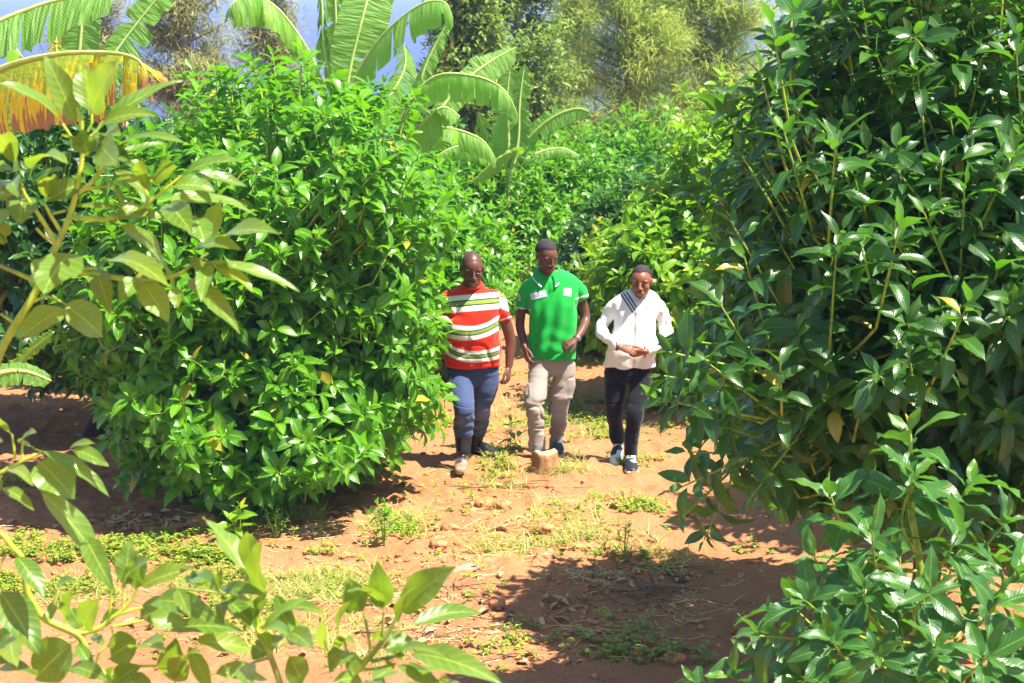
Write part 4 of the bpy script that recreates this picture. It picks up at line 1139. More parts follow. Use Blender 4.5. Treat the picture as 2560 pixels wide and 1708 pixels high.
def red_trou(V):
    px, py = proj(V)
    c = np.tile(np.array((.048, .072, .175)), (len(V), 1))
    n = vnoise(V*7, 3)
    c = mixv(c, (.20, .20, .30), np.clip(n*1.2-.2, 0, .6)*np.clip((py-930)/80, 0, 1)*(np.exp(-((py-1035)/40)**2)))   # dusty knee
    d = np.abs(px-(1262-(py-930)*.33))
    c = mixv(c, (.35, .35, .37), (d < 3.2).astype(float)*(py > 925)*(py < 985)*.8)
    return c
def red_feet(root, P):
    for (top, ank, heel, toe, w, nm) in (((1158, 1070, -.20), (1158, 1150, -.22), (1158, 1168, -.15), (1150, 1183, -.47), .050, 0), ((1195, 1066, .20), (1188, 1138, .26), (1184, 1158, .29), (1240, 1163, .10), .046, 1)):
        mb = MB()
        t, a, h, e = P(*top), P(*ank), P(*heel), P(*toe)
        g = ROOT[2]
        h[2] = max(g+.045, h[2]); e[2] = g+.035 if nm == 0 else g+.04
        a[2] = max(a[2], g+.12)
        loft(mb, [t, t*.5+a*.5+[0, .01, 0], a, h+[0, 0, .02]], [.072, .066, .054, .050], [.078, .074, .060, .052], cap=.1)
        loft(mb, [h, h*.55+e*.45+[0, 0, .028], h*.3+e*.7+[0, 0, .012], e], [.042, .048, .053, .036], [.040, .050, .040, .028], ref=(0, 0, 1), cap=.6)
        V, Q, T = remesh(mb, .006, 4)
        N = vnormals(V, Q, T)
        n = vnoise(V*[8, 8, 30], 5)
        V = V+N*(.004*n*np.clip(1-np.abs(V[:, 2]-g-.14)/.1, 0, 1))[:, None]
        A = np.ones((len(V), 4)); A[:, 0] = np.clip(1.15-(V[:, 2]-g)/(.15 if nm == 0 else .03), 0, 1)
        o = put('boot', V, Q, T, A, M['boot'], root)
        rim = MB(); th = np.linspace(0, 2*math.pi, 25)
        tp = t+[0, 0, .0]
        tubes(rim, (np.stack([tp[0]+.076*np.cos(th), tp[1]+.082*np.sin(th), tp[2]+0*th], -1))[None], np.full((1, 25), .006), 8)
        r_ = rim.build('boot_rim', M['rubber'], o, ROOT)
def red_extras(root, P, C, Fr, s, mesh, shirt):
    mb = MB()     # ribbed crew neck
    th = np.linspace(0, 2*math.pi, 33)
    c = P(1180, 717, -.01)
    ring = np.stack([c[0]+.078*np.cos(th), c[1]+.01-.082*np.sin(th), c[2]+.018-.022*np.sin(th)], -1)
    tubes(mb, ring[None], np.full((1, 33), .010), 8, A=np.array([[.80, .03, .012, 1]]))
    mb.build('collar', M['cloth'], root, ROOT)
person('man in a red striped shirt, blue trousers and black rubber boots, walking', Yr, (1165, 1180), dict(
    head=dict(c=(1180, 672, -.06), F=(.17, -1, -.34), s=1.10, jaw=1.12), neck=((1180, 722, .0), .066),
    torso=[(917, 1113, 1249, .125, .0), (880, 1111, 1251, .145, -.01), (840, 1114, 1250, .150, -.02), (800, 1117, 1247, .145, -.01), (760, 1113, 1250, .130, 0), (738, 1120, 1246, .110, .01), (722, 1138, 1224, .090, .02), (711, 1150, 1208, .068, .02)],
    pelvis=[(895, 1117, 1245, .115, .02), (930, 1114, 1248, .125, .02), (958, 1124, 1240, .110, .03)],
    arms=[dict(j=[(1240, 745, .02, .055), (1262, 800, .05, .050), (1276, 850, .06, .043), (1275, 885, .04, .038), (1272, 918, .01, .027)], hand=dict(d=(-.03, -.30, -1), n=(.95, -.2, 0), s=(-.25, -1, .1), curl=(.45, .85, .7), sc=1.06, thumb=.5)),
          dict(j=[(1122, 748, .02, .055), (1098, 800, .06, .050), (1082, 855, .10, .043), (1077, 890, .06, .038), (1072, 920, .02, .027)], hand=dict(d=(-.05, -.2, -1), n=(-.95, -.2, 0), s=(.2, -1, .1), curl=(.4, .7, .5), sc=1.06))],
    sleeves=[dict(j=[(1218, 742, .01, .075), (1240, 752, .02, .082), (1252, 775, .03, .070), (1262, 800, .045, .066)]), dict(j=[(1140, 745, .01, .075), (1120, 757, .02, .082), (1106, 778, .03, .070), (1097, 800, .05, .066)])],
    legs=[dict(j=[(1148, 930, -.0, .105), (1152, 965, -.08, .100), (1160, 1020, -.24, .080), (1161, 1040, -.24, .077), (1159, 1070, -.21, .076), (1158, 1088, -.20, .073)]),
          dict(j=[(1217, 930, .03, .105), (1213, 970, .02, .098), (1204, 1020, .04, .074), (1203, 1040, .08, .068), (1198, 1065, .16, .068), (1196, 1078, .19, .068)])],
    skin=(.135, .052, .032), hair=dict(z=.072, t=.0), lip=(.30, .14, .13), mous=.35,
    paint=red_paint, fold=red_fold, pfold=red_pfold, ptrou=red_trou, feet=red_feet, extras=red_extras))

# --- man in the green polo shirt
Yn = 17.15
GR = (.008, .42, .055)
def green_paint(V):
    px, py = proj(V)
    c = np.tile(np.array(GR), (len(V), 1))
    W = (.75, .80, .80)
    h = 771+(px-1296)*.2
    m = ((px < 1327) & (V[:, 2] > 0)).astype(float)
    c = mixv(c, W, band(py-h, -3.2, 0, 1)*m)
    h = 751-(px-1439)*.30
    m = (px > 1437).astype(float)
    c = mixv(c, W, band(py-h, -6, -2.0, 1)*m)
    return c
def green_fold(V, N):
    px, py = proj(V)
    V = folds(V, N, .003, 61, (6, 6, 6)); V = crease(V, N, .016, 62, (8, 8, 3.0), k=.16)
    u = (px-1378)
    # folds that hang from the shoulders and cross the waist
    a = np.sin(u*.17+(py-700)*.035+2.2*vnoise(V*[3, 3, 1.2], 14))
    w = np.clip((py-735)/50, 0, 1)*np.clip((905-py)/30, .3, 1)
    V = V+N*(.0085*a*w)[:, None]
    a = np.sin(py*.14-np.abs(u)*.08+vnoise(V*3, 19)*2); w = np.exp(-((py-850)/28)**2)
    return V+N*(.004*a*w)[:, None]
def green_pfold(V, N, P):
    px, py = proj(V)
    V = crease(V, N, .013, 73, (5, 5, 12))
    n = vnoise(V*[6, 6, 20], 71)+.6*vnoise(V*[11, 11, 38], 72)
    w = .45+1.1*np.exp(-((py-1085)/40)**2)+.5*np.exp(-((py-1010)/30)**2)
    # cargo pockets stand out from the outer thigh
    pk = (np.clip(1-np.abs(px-1431)/14, 0, 1)*(np.abs(py-972) < 24))*.018+(np.clip(1-np.abs(px-1318)/12, 0, 1)*(np.abs(py-985) < 26))*.012
    return V+N*(.0085*n*w+pk)[:, None]
def green_trou(V):
    px, py = proj(V)
    c = np.tile(np.array((.33, .285, .255)), (len(V), 1))
    n = vnoise(V*6, 3)
    return mixv(c, (.42, .30, .22), np.clip(n+.1, 0, .6)*np.clip((py-1000)/100, 0, 1))
M['sneaker_dark'] = noise_mat('shoe dark canvas', (.03, .045, .07), (.07, .09, .12), 40, .7, .2)
M['sole'] = noise_mat('shoe sole pale', (.45, .42, .38), (.6, .57, .5), 30, .8, .1)
def shoe(root, heel, toe, m_up, w=.046, h=.085, laces=True, sole=M['sole']):
    mb = MB()
    ax = toe-heel; up = np.array([0, 0, 1.])
    loft(mb, [heel+up*.045, heel+ax*.3+up*.050, heel+ax*.62+up*.036, heel+ax*.93+up*.024], [w*.74, w*.86, w, w*.66], [.045, .046, .034, .022], ref=(0, 0, 1), cap=.8)
    loft(mb, [heel+ax*.10+up*.05, heel+ax*.08+up*.10], [w*.85, w*.8], [w*.95, w*.9], ref=ax, cap=.2)
    V, Q, T = remesh(mb, .005, 3)
    o = put('shoe', V, Q, T, None, m_up, root)
    ms = MB()
    loft(ms, [heel+up*.008-ax*.02, heel+ax*.35+up*.008, heel+ax*.68+up*.008, heel+ax*.97+up*.010], [w*.80, w*.86, w*1.06, w*.72], [.013]*4, ref=(0, 0, 1), cap=1.2, sq=3)
    ms.build('sole', sole, o, ROOT)
    if laces:
        ml = MB(); n = 5
        sd = nrm(np.cross(ax, up)); f = np.linspace(.32, .62, n)
        c = heel+ax*f[:, None]+up*(.098-.055*(f[:, None]-.3)/.35)
        L_ = np.stack([c-sd*.022, c+up*.004, c+sd*.022], 1)
        tubes(ml, L_, np.full((n, 3), .003), 6); ml.build('lace', M['lace'], o, ROOT)
    return o
M['lace'] = noise_mat('lace white', (.7, .7, .7), (.8, .8, .8), 30, .7, .1)
def green_feet(root, P):
    g = ROOT[2]
    a, b = P(1343, 1146, -.20), P(1340, 1168, -.48); a[2] = g+.0; b[2] = g
    shoe(root, a, b, M['sneaker_dark'])
    a, b = P(1391, 1135, .16), P(1399, 1150, -.10); a[2] = g+.03; b[2] = g+.002
    shoe(root, a, b, M['sneaker_dark'])
def snap(mesh, corners, nx, ny, off=.003):
    """grid of points laid on the garment, seen from the front"""
    V, Q, T = mesh
    bv = BVHTree.FromPolygons([tuple(v) for v in V], [tuple(q) for q in Q]+[tuple(t) for t in T])
    (x0, y0), (x1, y1), (x2, y2), (x3, y3) = corners
    out = []
    for j in range(ny+1):
        for i in range(nx+1):
            u, v = i/nx, j/ny
            px = (x0*(1-u)+x1*u)*(1-v)+(x3*(1-u)+x2*u)*v; py = (y0*(1-u)+y1*u)*(1-v)+(y3*(1-u)+y2*u)*v
            o = at(px, py, 15.0); d = (o-Vector((0, 0, CH))).normalized()
            h = bv.ray_cast(o, d, 5)
            p = h[0] if h[0] is not None else at(px, py, 17.0)
            out.append(np.array(p)-np.array(d)*off)
    return np.array(out)
def patch(name, root, mesh, corners, paint, nx=24, ny=12, off=.003):
    P_ = snap(mesh, corners, nx, ny, off)
    i, j = np.meshgrid(np.arange(ny), np.arange(nx), indexing='ij'); b = i*(nx+1)+j
    Q = np.stack([b, b+nx+1, b+nx+2, b+1], -1).reshape(-1, 4)
    uu, vv = np.meshgrid(np.linspace(0, 1, nx+1), np.linspace(0, 1, ny+1))
    A = np.ones((len(P_), 4)); A[:, :3] = paint(uu.ravel(), vv.ravel())
    back = P_+np.array([0, .0022, 0])
    mb = MB(); mb.add(P_, Q, A=A); mb.add(back, Q[:, ::-1], A=A)
    return mb.build(name, M['cloth'], root, ROOT)
def green_extras(root, P, C, Fr, s, mesh, shirt):
    # polo collar: two flaps with a white edge line, standing round the neck
    mb = MB(); rng_ = 40
    th = np.linspace(-2.75, 2.75, rng_)          # 0 = back of the neck, both ends meet in front
    c = P(1370, 690, .02)
    rows = []
    prof = ((0.000, .030), (.006, .036), (.018, .022), (.034, -.006), (.044, -.030))
    for dr, dz in prof:
        f = np.clip((np.abs(th)-1.5)/1.25, 0, 1)
        r = .078+dr*(1+.45*f)
        zz = dz+.020-.050*f*np.clip((np.abs(th)-.8)/2, 0, 1)-(.020*f if dz < 0 else 0)+.03*(1-f)*.4
        rows.append(np.stack([c[0]+r*np.sin(th)*1.02, c[1]+r*np.cos(th)*1.05, c[2]+zz], -1))
    G = np.stack(rows)            # rows x ring
    A = np.ones((len(prof), rng_, 4)); A[..., :3] = (.008, .38, .06)
    # add more rows for a fine white line
    t_ = np.linspace(0, len(prof)-1, 25)
    G2 = np.stack([G[int(min(q, 3))]*(1-(q-int(min(q, 3))))+G[int(min(q, 3))+1]*(q-int(min(q, 3))) for q in t_])
    A = np.ones((25, rng_, 4)); A[..., :3] = (.008, .36, .06)
    A[21:23, :, :3] = (.75, .8, .82)
    i, j = np.meshgrid(np.arange(24), np.arange(rng_-1), indexing='ij'); b = i*rng_+j
    Q = np.stack([b, b+1, b+rng_+1, b+rng_], -1).reshape(-1, 4)
    mb.add(G2.reshape(-1, 3), Q, A=A.reshape(-1, 4))
    o = mb.build('collar', M['cloth'], root, ROOT)
    md = o.modifiers.new('t', 'SOLIDIFY'); md.thickness = .003; md.offset = 0
    # badges
    def p1(u, v):
        c = np.tile(np.array((.62, .70, .85)), (len(u), 1))
        c = mixv(c, (.75, .3, .35), ((v < .10)).astype(float)*.5)
        for cx, col in ((.20, (.05, .35, .25)), (.33, (.75, .25, .3)), (.46, (.08, .4, .35))):
            r = ((u-cx)*2.6)**2+(v-.5)**2
            c = mixv(c, col, ((r < .05) & (r > .008)).astype(float)*.8)
        c = mixv(c, (.25, .35, .6), ((np.abs(v-.36) < .05) & (u > .58) & (u < .93)).astype(float)*.45)
        c = mixv(c, (.25, .35, .6), ((np.abs(v-.62) < .05) & (u > .58) & (u < .88)).astype(float)*.45)
        return c
    patch('chest_badge', root, mesh, ((1325, 735), (1364, 725), (1368, 741), (1329, 751)), p1, 46, 20)
    patch('chest_badge', root, mesh, ((1409, 720), (1429, 721), (1428, 741), (1409, 739)), lambda u, v: mixv(np.tile(np.array((.85, .85, .82)), (len(u), 1)), (.85, .6, .1), (v < .14).astype(float)*.7), 20, 20)
    patch('sleeve_badge', root, mesh, ((1294, 735), (1300, 736), (1302, 753), (1297, 752)), lambda u, v: mixv(np.tile(np.array((.75, .50, .45)), (len(u), 1)), (.7, .12, .12), (((u-.5)**2+(v-.5)**2) < .05).astype(float)*.8), 10, 14, .004)
    # placket with two buttons
    patch('placket', root, mesh, ((1371, 706), (1382, 705), (1384, 741), (1375, 742)), lambda u, v: mixv(np.tile(np.array((.006, .33, .045)), (len(u), 1)), (.02, .2, .04), ((u < .08) | (u > .92)).astype(float)), 10, 20, .0025)
    # watch and bracelet
    w = P(1442, 846, -.12); a = nrm(P(1439, 850, -.14)-P(1465, 795, -.03))
    u = nrm(np.cross(a, [0, 0, 1])); v = np.cross(a, u)
    th = np.linspace(0, 2*math.pi, 25)
    mb = MB(); tubes(mb, (w+u*(.031*np.cos(th))[:, None]+v*(.027*np.sin(th))[:, None])[None], np.full((1, 25), .006), 8)
    st = mb.build('watch', M['rubber'], root, ROOT)
    mb = MB(); q = w+nrm(np.array([.35, -.8, .1]))*.030
    nrm_ = nrm(np.array([.35, -.9, .15]))
    loft(mb, [q, q+nrm_*.010], [.020, .019], ref=(0, 0, 1), cap=.2, sub=1)
    mb.build('watch_case', M['metal'], st, ROOT)
    w = P(1310, 862, -.02); th = np.linspace(0, 2*math.pi, 21)
    mb = MB(); tubes(mb, (w+np.stack([.031*np.cos(th), .028*np.sin(th), .006*np.sin(th)], -1))[None], np.full((1, 21), .0042), 6)
    mb.build('bracelet', M['rubber'], root, ROOT)
person('slim man in a green polo shirt and grey trousers, looking down, behind the stump', Yn, (1362, 1152), dict(
    head=dict(c=(1366, 640, -.05), F=(.50, -.80, -.40), s=1.04, jaw=.92), neck=((1372, 688, .0), .055),
    torso=[(897, 1330, 1437, .105, -.01), (862, 1324, 1441, .110, -.01), (820, 1325, 1438, .110, -.01), (780, 1322, 1440, .115, -.01), (745, 1318, 1444, .118, 0), (720, 1313, 1448, .110, .01), (702, 1316, 1446, .100, .02), (688, 1332, 1432, .082, .025), (674, 1347, 1404, .064, .025)],
    pelvis=[(880, 1334, 1434, .095, .01), (910, 1329, 1437, .102, .01), (930, 1334, 1430, .095, .01)],
    arms=[dict(j=[(1318, 715, .02, .048), (1306, 765, .06, .042), (1300, 812, .07, .037), (1306, 842, .01, .033), (1312, 868, -.05, .0245)], hand=dict(d=(.16, -.45, -1), n=(-.95, -.35, 0), s=(.5, -.9, .1), curl=(.35, .5, .4), thumb=.55)),
          dict(j=[(1442, 712, .02, .048), (1456, 755, .07, .042), (1464, 797, .06, .037), (1455, 825, -.05, .033), (1440, 848, -.15, .0245)], hand=dict(d=(-.85, -.35, -.42), n=(.25, -.35, .9), s=(-.3, -.9, -.2), curl=(.4, .75, .6), thumb=.7, spread=.12))],
    sleeves=[dict(j=[(1342, 716, .01, .055), (1326, 720, .02, .068), (1314, 740, .035, .066), (1308, 768, .05, .062)]), dict(j=[(1416, 714, .01, .055), (1433, 717, .02, .068), (1447, 728, .035, .066), (1453, 747, .05, .062)])],
    legs=[dict(j=[(1350, 905, .0, .092), (1348, 945, -.06, .088), (1338, 1005, -.20, .072), (1338, 1040, -.20, .070), (1341, 1090, -.18, .068), (1343, 1126, -.18, .064)]),
          dict(j=[(1410, 905, .02, .092), (1408, 950, .0, .086), (1400, 1012, -.02, .070), (1398, 1045, .02, .068), (1393, 1080, .10, .066), (1391, 1118, .15, .060)])],
    skin=(.145, .058, .036), hair=dict(z=.079, t=.005), mous=.6, gaze=.6,
    paint=green_paint, fold=green_fold, pfold=green_pfold, ptrou=green_trou, feet=green_feet, extras=green_extras))

# --- man in the white shirt
Yw = 16.8
def seg_d(px, py, a, b):
    ax, ay = a; bx, by = b; L2 = (bx-ax)**2+(by-ay)**2
    t = np.clip(((px-ax)*(bx-ax)+(py-ay)*(by-ay))/L2, 0, 1)
    return np.hypot(px-ax-t*(bx-ax), py-ay-t*(by-ay))
def white_paint(V):
    px, py = proj(V)
    c = np.tile(np.array((.80, .81, .83)), (len(V), 1))
    NV = (.012, .02, .06)
    for a, b in (((1552, 735), (1582, 781)), ((1559, 733), (1587, 775)), ((1566, 730), (1591, 768))):
        c = mixv(c, NV, np.clip((2.0-seg_d(px, py, a, b))/.8+.5, 0, 1))
    for a, b in (((1627, 737), (1611, 757)), ((1632, 742), (1614, 764)), ((1637, 747), (1616, 772))):
        c = mixv(c, (.10, .11, .16), np.clip((1.3-seg_d(px, py, a, b))/.8+.5, 0, 1))
    c = mixv(c, NV, np.clip((2.0-seg_d(px, py, (1542, 856), (1541, 877)))/.8+.5, 0, 1)*(V[:, 1] < Yw-.12))
    c = mixv(c, NV, np.clip((1.8-seg_d(px, py, (1611, 866), (1613, 892)))/.8+.5, 0, 1)*(V[:, 1] < Yw-.12))
    c = mixv(c, (.55, .56, .6), np.clip((1.0-seg_d(px, py, (1593, 772), (1586, 925)))/.8+.5, 0, 1)*(V[:, 1] < Yw)*.6)
    return c
def white_fold(V, N):
    px, py = proj(V)
    V = folds(V, N, .0035, 81, (7, 7, 7)); V = crease(V, N, .009, 82, (8, 8, 5), k=.16)
    a = np.sin((px-1575)*.13+(py-740)*.05+2.5*vnoise(V*[4, 4, 2], 15)); w = np.clip((py-775)/40, 0, 1)
    V = V+N*(.006*a*w)[:, None]
    a = np.sin(py*.20+px*.10+3*vnoise(V*5, 16)); w = np.clip(np.maximum(1538-px, px-1622)/14, 0, 1)
    return V+N*(.0025*a*w)[:, None]
def white_pfold(V, N, P):
    px, py = proj(V)
    V = crease(V, N, .012, 93, (5, 5, 12))
    n = vnoise(V*[6, 6, 16], 91)+.5*vnoise(V*[11, 11, 34], 92)
    w = .4+.9*np.exp(-((py-1110)/35)**2)+.6*np.exp(-((py-1020)/30)**2)
    return V+N*(.0065*n*w)[:, None]
def sneaker2():
    m, nt, bs, out = mat('sneaker black and white')
    tc = nd(nt, 'ShaderNodeTexCoord')
    vo = nd(nt, 'ShaderNodeTexVoronoi', {'Vector': tc.outputs['Object'], 'Scale': 16.0})
    nt.links.new(mixc(nt, mth(nt, 'GREATER_THAN', nd(nt, 'ShaderNodeSeparateColor', {0: vo.outputs['Color']}).outputs[0], .55), (.015, .018, .025), (.65, .67, .7)), bs.inputs['Base Color'])
    bs.inputs['Roughness'].default_value = .5
    return m
M['sneaker'] = sneaker2()
def white_feet(root, P):
    g = ROOT[2]
    so_ = noise_mat('white sole', (.6, .62, .64), (.72, .73, .75), 30, .6, .1)
    a, b = P(1546, 1118, .12), P(1536, 1146, -.12); a[2] = g+.075; b[2] = g+.012
    shoe(root, a, b, M['sneaker'], .048, sole=so_)
    a, b = P(1576, 1160, -.12), P(1581, 1176, -.39); a[2] = g; b[2] = g+.006
    shoe(root, a, b, M['sneaker'], .052, sole=so_)
def white_extras(root, P, C, Fr, s, mesh, shirt):
    mb = MB()     # stand collar, open in a V at the front
    th = np.linspace(-2.70, 2.70, 34)
    c = P(1598, 744, .03)
    rows = []
    for dr, dz in ((.012, -.012), (.008, .012), (.001, .034)):
        f = np.clip((np.abs(th)-1.3)/1.4, 0, 1)
        rows.append(np.stack([c[0]+(.068+dr)*np.sin(th), c[1]+(.072+dr)*np.cos(th), c[2]+dz-.045*f+.012*(1-f)], -1))
    G = np.stack(rows); i, j = np.meshgrid(np.arange(2), np.arange(33), indexing='ij'); b = i*34+j
    A = np.ones((3*34, 4)); A[:, :3] = (.80, .81, .83)
    mb.add(G.reshape(-1, 3), np.stack([b, b+1, b+35, b+34], -1).reshape(-1, 4), A=A)
    o = mb.build('collar', M['cloth'], root, ROOT)
    md = o.modifiers.new('t', 'SOLIDIFY'); md.thickness = .004; md.offset = 0
    patch('placket', root, mesh, ((1590, 768), (1598, 768), (1595, 905), (1587, 905)), lambda u, v: mixv(np.tile(np.array((.78, .79, .81)), (len(u), 1)), (.5, .52, .56), ((u < .1) | (u > .9)).astype(float)), 8, 40, .003)
    # skin in the V of the open collar
person('man in a white long sleeved shirt and black trousers, hands clasped at his waist', Yw, (1562, 1172), dict(
    head=dict(c=(1603, 704, -.05), F=(-.16, -1, -.16), s=1.03, jaw=.95), neck=((1599, 748, .0), .054),
    torso=[(917, 1513, 1640, .110, -.01), (880, 1518, 1638, .115, -.02), (835, 1530, 1636, .115, -.01), (795, 1536, 1640, .115, 0), (768, 1531, 1652, .112, .01), (752, 1532, 1652, .100, .02), (739, 1546, 1644, .082, .03), (726, 1566, 1626, .060, .03)],
    pelvis=[(900, 1518, 1632, .100, .0), (930, 1511, 1631, .110, .0), (950, 1516, 1626, .105, .0)],
    arms=[dict(j=[(1538, 760, .03, .046), (1512, 795, .05, .040), (1500, 826, .02, .036), (1525, 850, -.12, .031), (1550, 868, -.24, .0245)], hand=dict(d=(.92, -.25, -.18), n=(-.1, -.7, .7), s=(.1, -.1, 1), curl=(.35, .6, .5), thumb=.5)),
          dict(j=[(1646, 768, .03, .046), (1664, 805, .05, .040), (1668, 840, .01, .036), (1640, 864, -.12, .031), (1612, 880, -.22, .0245)], hand=dict(d=(-.95, -.20, -.10), n=(.1, -.8, -.5), s=(-.1, -.1, 1), curl=(.45, .7, .5), thumb=.5))],
    sleeves=[dict(j=[(1558, 762, .02, .052), (1541, 768, .03, .064), (1516, 796, .05, .052), (1504, 824, .01, .049), (1525, 850, -.12, .045), (1548, 867, -.225, .036)]), dict(j=[(1630, 764, .02, .052), (1645, 770, .03, .062), (1661, 806, .05, .052), (1665, 840, .0, .049), (1640, 864, -.12, .045), (1615, 879, -.205, .036)])],
    legs=[dict(j=[(1540, 930, .0, .092), (1539, 970, .0, .088), (1536, 1027, -.02, .068), (1538, 1055, .02, .062), (1542, 1085, .08, .058), (1545, 1106, .10, .054)]),
          dict(j=[(1602, 930, .0, .092), (1600, 970, -.06, .088), (1589, 1027, -.16, .068), (1584, 1060, -.16, .062), (1578, 1115, -.13, .058), (1576, 1148, -.12, .055)])],
    under=(.75, .75, .75, .85, 1), skin=(.27, .095, .045), hair=dict(z=.084, t=.004), mous=.3, lip=(.38, .15, .13),
    paint=white_paint, fold=white_fold, pfold=white_pfold, ptrou=lambda V: np.tile(np.array((.006, .007, .014)), (len(V), 1)), feet=white_feet, extras=white_extras))
# ------------------------------------------------------------------ near saplings whose leaves reach into the picture from the left and below
def near_leaves(mb, rows, ox, oy, sc, Y, rng, dY=.12):
    """rows: base, tip (crop px), width, arch angle, how far the upper side turns to the camera"""
    ex = []
    for r in rows:          # a second, smaller leaf at many of the nodes
        if rng.rand() < .55:
            a = (1 if rng.rand() < .5 else -1)*(.55+.8*rng.rand()); q = .55+.35*rng.rand()
            dx, dy = r[2]-r[0], r[3]-r[1]
            ex.append((r[0]-dx*.04, r[1]-dy*.04, r[0]+(dx*math.cos(a)-dy*math.sin(a))*q, r[1]+(dx*math.sin(a)+dy*math.cos(a))*q, r[4]*.75, .6, rng.rand()*.8))
    for r in list(rows)+ex:
        bx, by, tx_, ty, w = r[:5]; arch = r[5] if len(r) > 5 else .7; face = (r[6] if len(r) > 6 else .25)+.45
        a = atn(ox+bx/sc, oy+by/sc, Y+rng.randn()*dY*.25); b = atn(ox+tx_/sc, oy+ty/sc, Y-(dY*.7 if face > -5 else 0)+rng.randn()*dY)
        c = b-a; L = np.linalg.norm(c); c = c/L
        n0 = np.array([rng.randn()*.15, -face, 1.0 if face >= 0 else 1.0])
        if face >= 1.6: n0 = np.array([rng.randn()*.3, -1, .35])
        n0 = nrm(n0-c*np.dot(n0, c))
        d0 = c*math.cos(arch/2)+n0*math.sin(arch/2)
        f = (arch/2)/math.sin(arch/2)
        W = w/sc*Y/FPX
        leaves(mb, a[None], d0[None], n0[None], L*f*1.03, W*1.30, arch, nseg=16, fold=.30 if face < 1.6 else .15, wave=.055, pet=.11, rnd=[rng.rand()], age=[max(0, rng.rand()-.7)], rng=rng, cross=2, shape=.80, twist=np.array([rng.randn()*.35]))
def near_stems(mb, rows, ox, oy, sc, Y):
    for pts, r0, r1 in rows:
        stemtube(mb, [atn(ox+p[0]/sc, oy+p[1]/sc, Y+(p[2] if len(p) > 2 else 0)) for p in pts], r0*.75, r1*.85, 10, 6)
def sapling(label, foot, parts, group='young avocado plants close to the camera'):
    t = thing('avocado_sapling', label, 'sapling', (foot[0], foot[1], gz1(*foot)), group)
    off = np.array(t.location)
    ml, ms = MB(), MB()
    for p in parts: p(ml, ms)
    ml.build('foliage', M['avo_near'], t, off)
    ms.build('stem', M['stem_near'], t, off)
    return t
rngn = np.random.RandomState(99)
YA = 4.6
def partA(ml, ms):
    F = 1.2
    rows = [(355, 590, 205, 262, 95, .5, .1), (412, 520, 532, 285, 130, .25, F), (440, 600, 822, 375, 75, .7, .1), (290, 565, -10, 385, 85, .8, .1), (440, 590, 712, 530, 75, .9, .3),
            (400, 715, 375, 595, 88, .3, F), (465, 645, 545, 755, 112, .4, F), (500, 690, 845, 660, 60, .9, -.2), (500, 720, 765, 655, 34, .4, .1), (365, 680, 280, 615, 62, .4, .6),
            (75, 780, -10, 620, 80, .4, .3), (105, 775, 62, 620, 88, .3, F), (140, 795, 305, 745, 95, .9, .4), (150, 845, 290, 770, 52, .5, .2), (215, 920, 375, 840, 92, .6, .4),
            (105, 885, 88, 1018, 112, .4, F), (60, 835, -30, 905, 90, .5, .5), (60, 960, -20, 1045, 70, .5, .4), (735, 835, 742, 725, 95, .3, F), (815, 810, 1115, 738, 78, .8, .1), (775, 855, 975, 872, 82, 1.0, .3),
            (850, 800, 1120, 852, 58, .5, 0), (715, 920, 1155, 978, 90, .8, .1), (690, 905, 525, 785, 62, .8, .2), (730, 855, 525, 832, 62, .5, 0), (608, 912, 600, 998, 120, .5, F), (565, 955, 340, 942, 32, .3, 0),
            (755, 930, 872, 1065, 100, .5, .6), (890, 985, 935, 1110, 92, .4, F), (500, 1000, 785, 1322, 115, 1.0, .2), (440, 1215, 762, 1312, 105, .8, .1), (330, 1140, 200, 1330, 178, .35, F),
            (275, 1372, 465, 1533, 130, .5, .9), (320, 1400, 85, 1545, 105, .5, .7), (640, 1272, 765, 1462, 100, .5, .8), (970, 1130, 1265, 1072, 105, .7, .1), (870, 1160, 1095, 1140, 72, .8, .3),
            (890, 1195, 1352, 1325, 60, .6, 0), (965, 1200, 1152, 1330, 82, .5, .2), (835, 1258, 1088, 1515, 78, .6, .2), (790, 1300, 812, 1405, 48, .3, .5),
            (20, 700, -90, 660, 80, .5, .3), (-20, 1215, -150, 1150, 90, .5, .3), (30, 1100, -60, 1010, 80, .5, .3)]
    near_leaves(ml, rows, 0, 0, 1.823, YA, rngn)
    st = [([(-60, 1760), (20, 1568), (140, 1370), (180, 1290), (262, 1115), (320, 980), (352, 850), (376, 700), (375, 590), (372, 520)], .0125, .0045),
          ([(376, 610), (365, 560), (352, 490)], .005, .003), ([(376, 700), (335, 640), (285, 565)], .0055, .003), ([(400, 600), (418, 560), (415, 500)], .004, .003), ([(376, 640), (430, 610), (470, 550)], .005, .003),
          ([(355, 870), (430, 855), (515, 850)], .0065, .003), ([(360, 880), (420, 830), (480, 755), (545, 690)], .0065, .003), ([(440, 730), (445, 770), (450, 800)], .003, .003),
          ([(320, 990), (440, 1000), (560, 985), (650, 945), (745, 870), (830, 800)], .0075, .0035), ([(655, 945), (672, 900), (655, 850)], .004, .003),
          ([(262, 1120), (215, 1040), (170, 970), (115, 890), (95, 830), (75, 785)], .007, .003), ([(262, 1120), (200, 1075), (165, 1040)], .005, .003), ([(280, 1060), (230, 980), (205, 930)], .006, .003), ([(240, 975), (300, 960)], .004, .003),
          ([(180, 1290), (90, 1250), (0, 1212), (-120, 1170)], .007, .004), ([(205, 1230), (380, 1245), (640, 1277), (800, 1255), (880, 1200), (950, 1155)], .008, .0035), ([(380, 1228), (440, 1222)], .005, .004), ([(880, 1205), (1010, 1190)], .004, .003),
          ([(155, 1375), (210, 1352), (285, 1378)], .0045, .003), ([(70, 1475), (0, 1430)], .004, .003), ([(200, 1330), (190, 1290)], .003, .003)]
    near_stems(ms, st, 0, 0, 1.823, YA)
    a = atn(-60/1.823, 1760/1.823, YA)
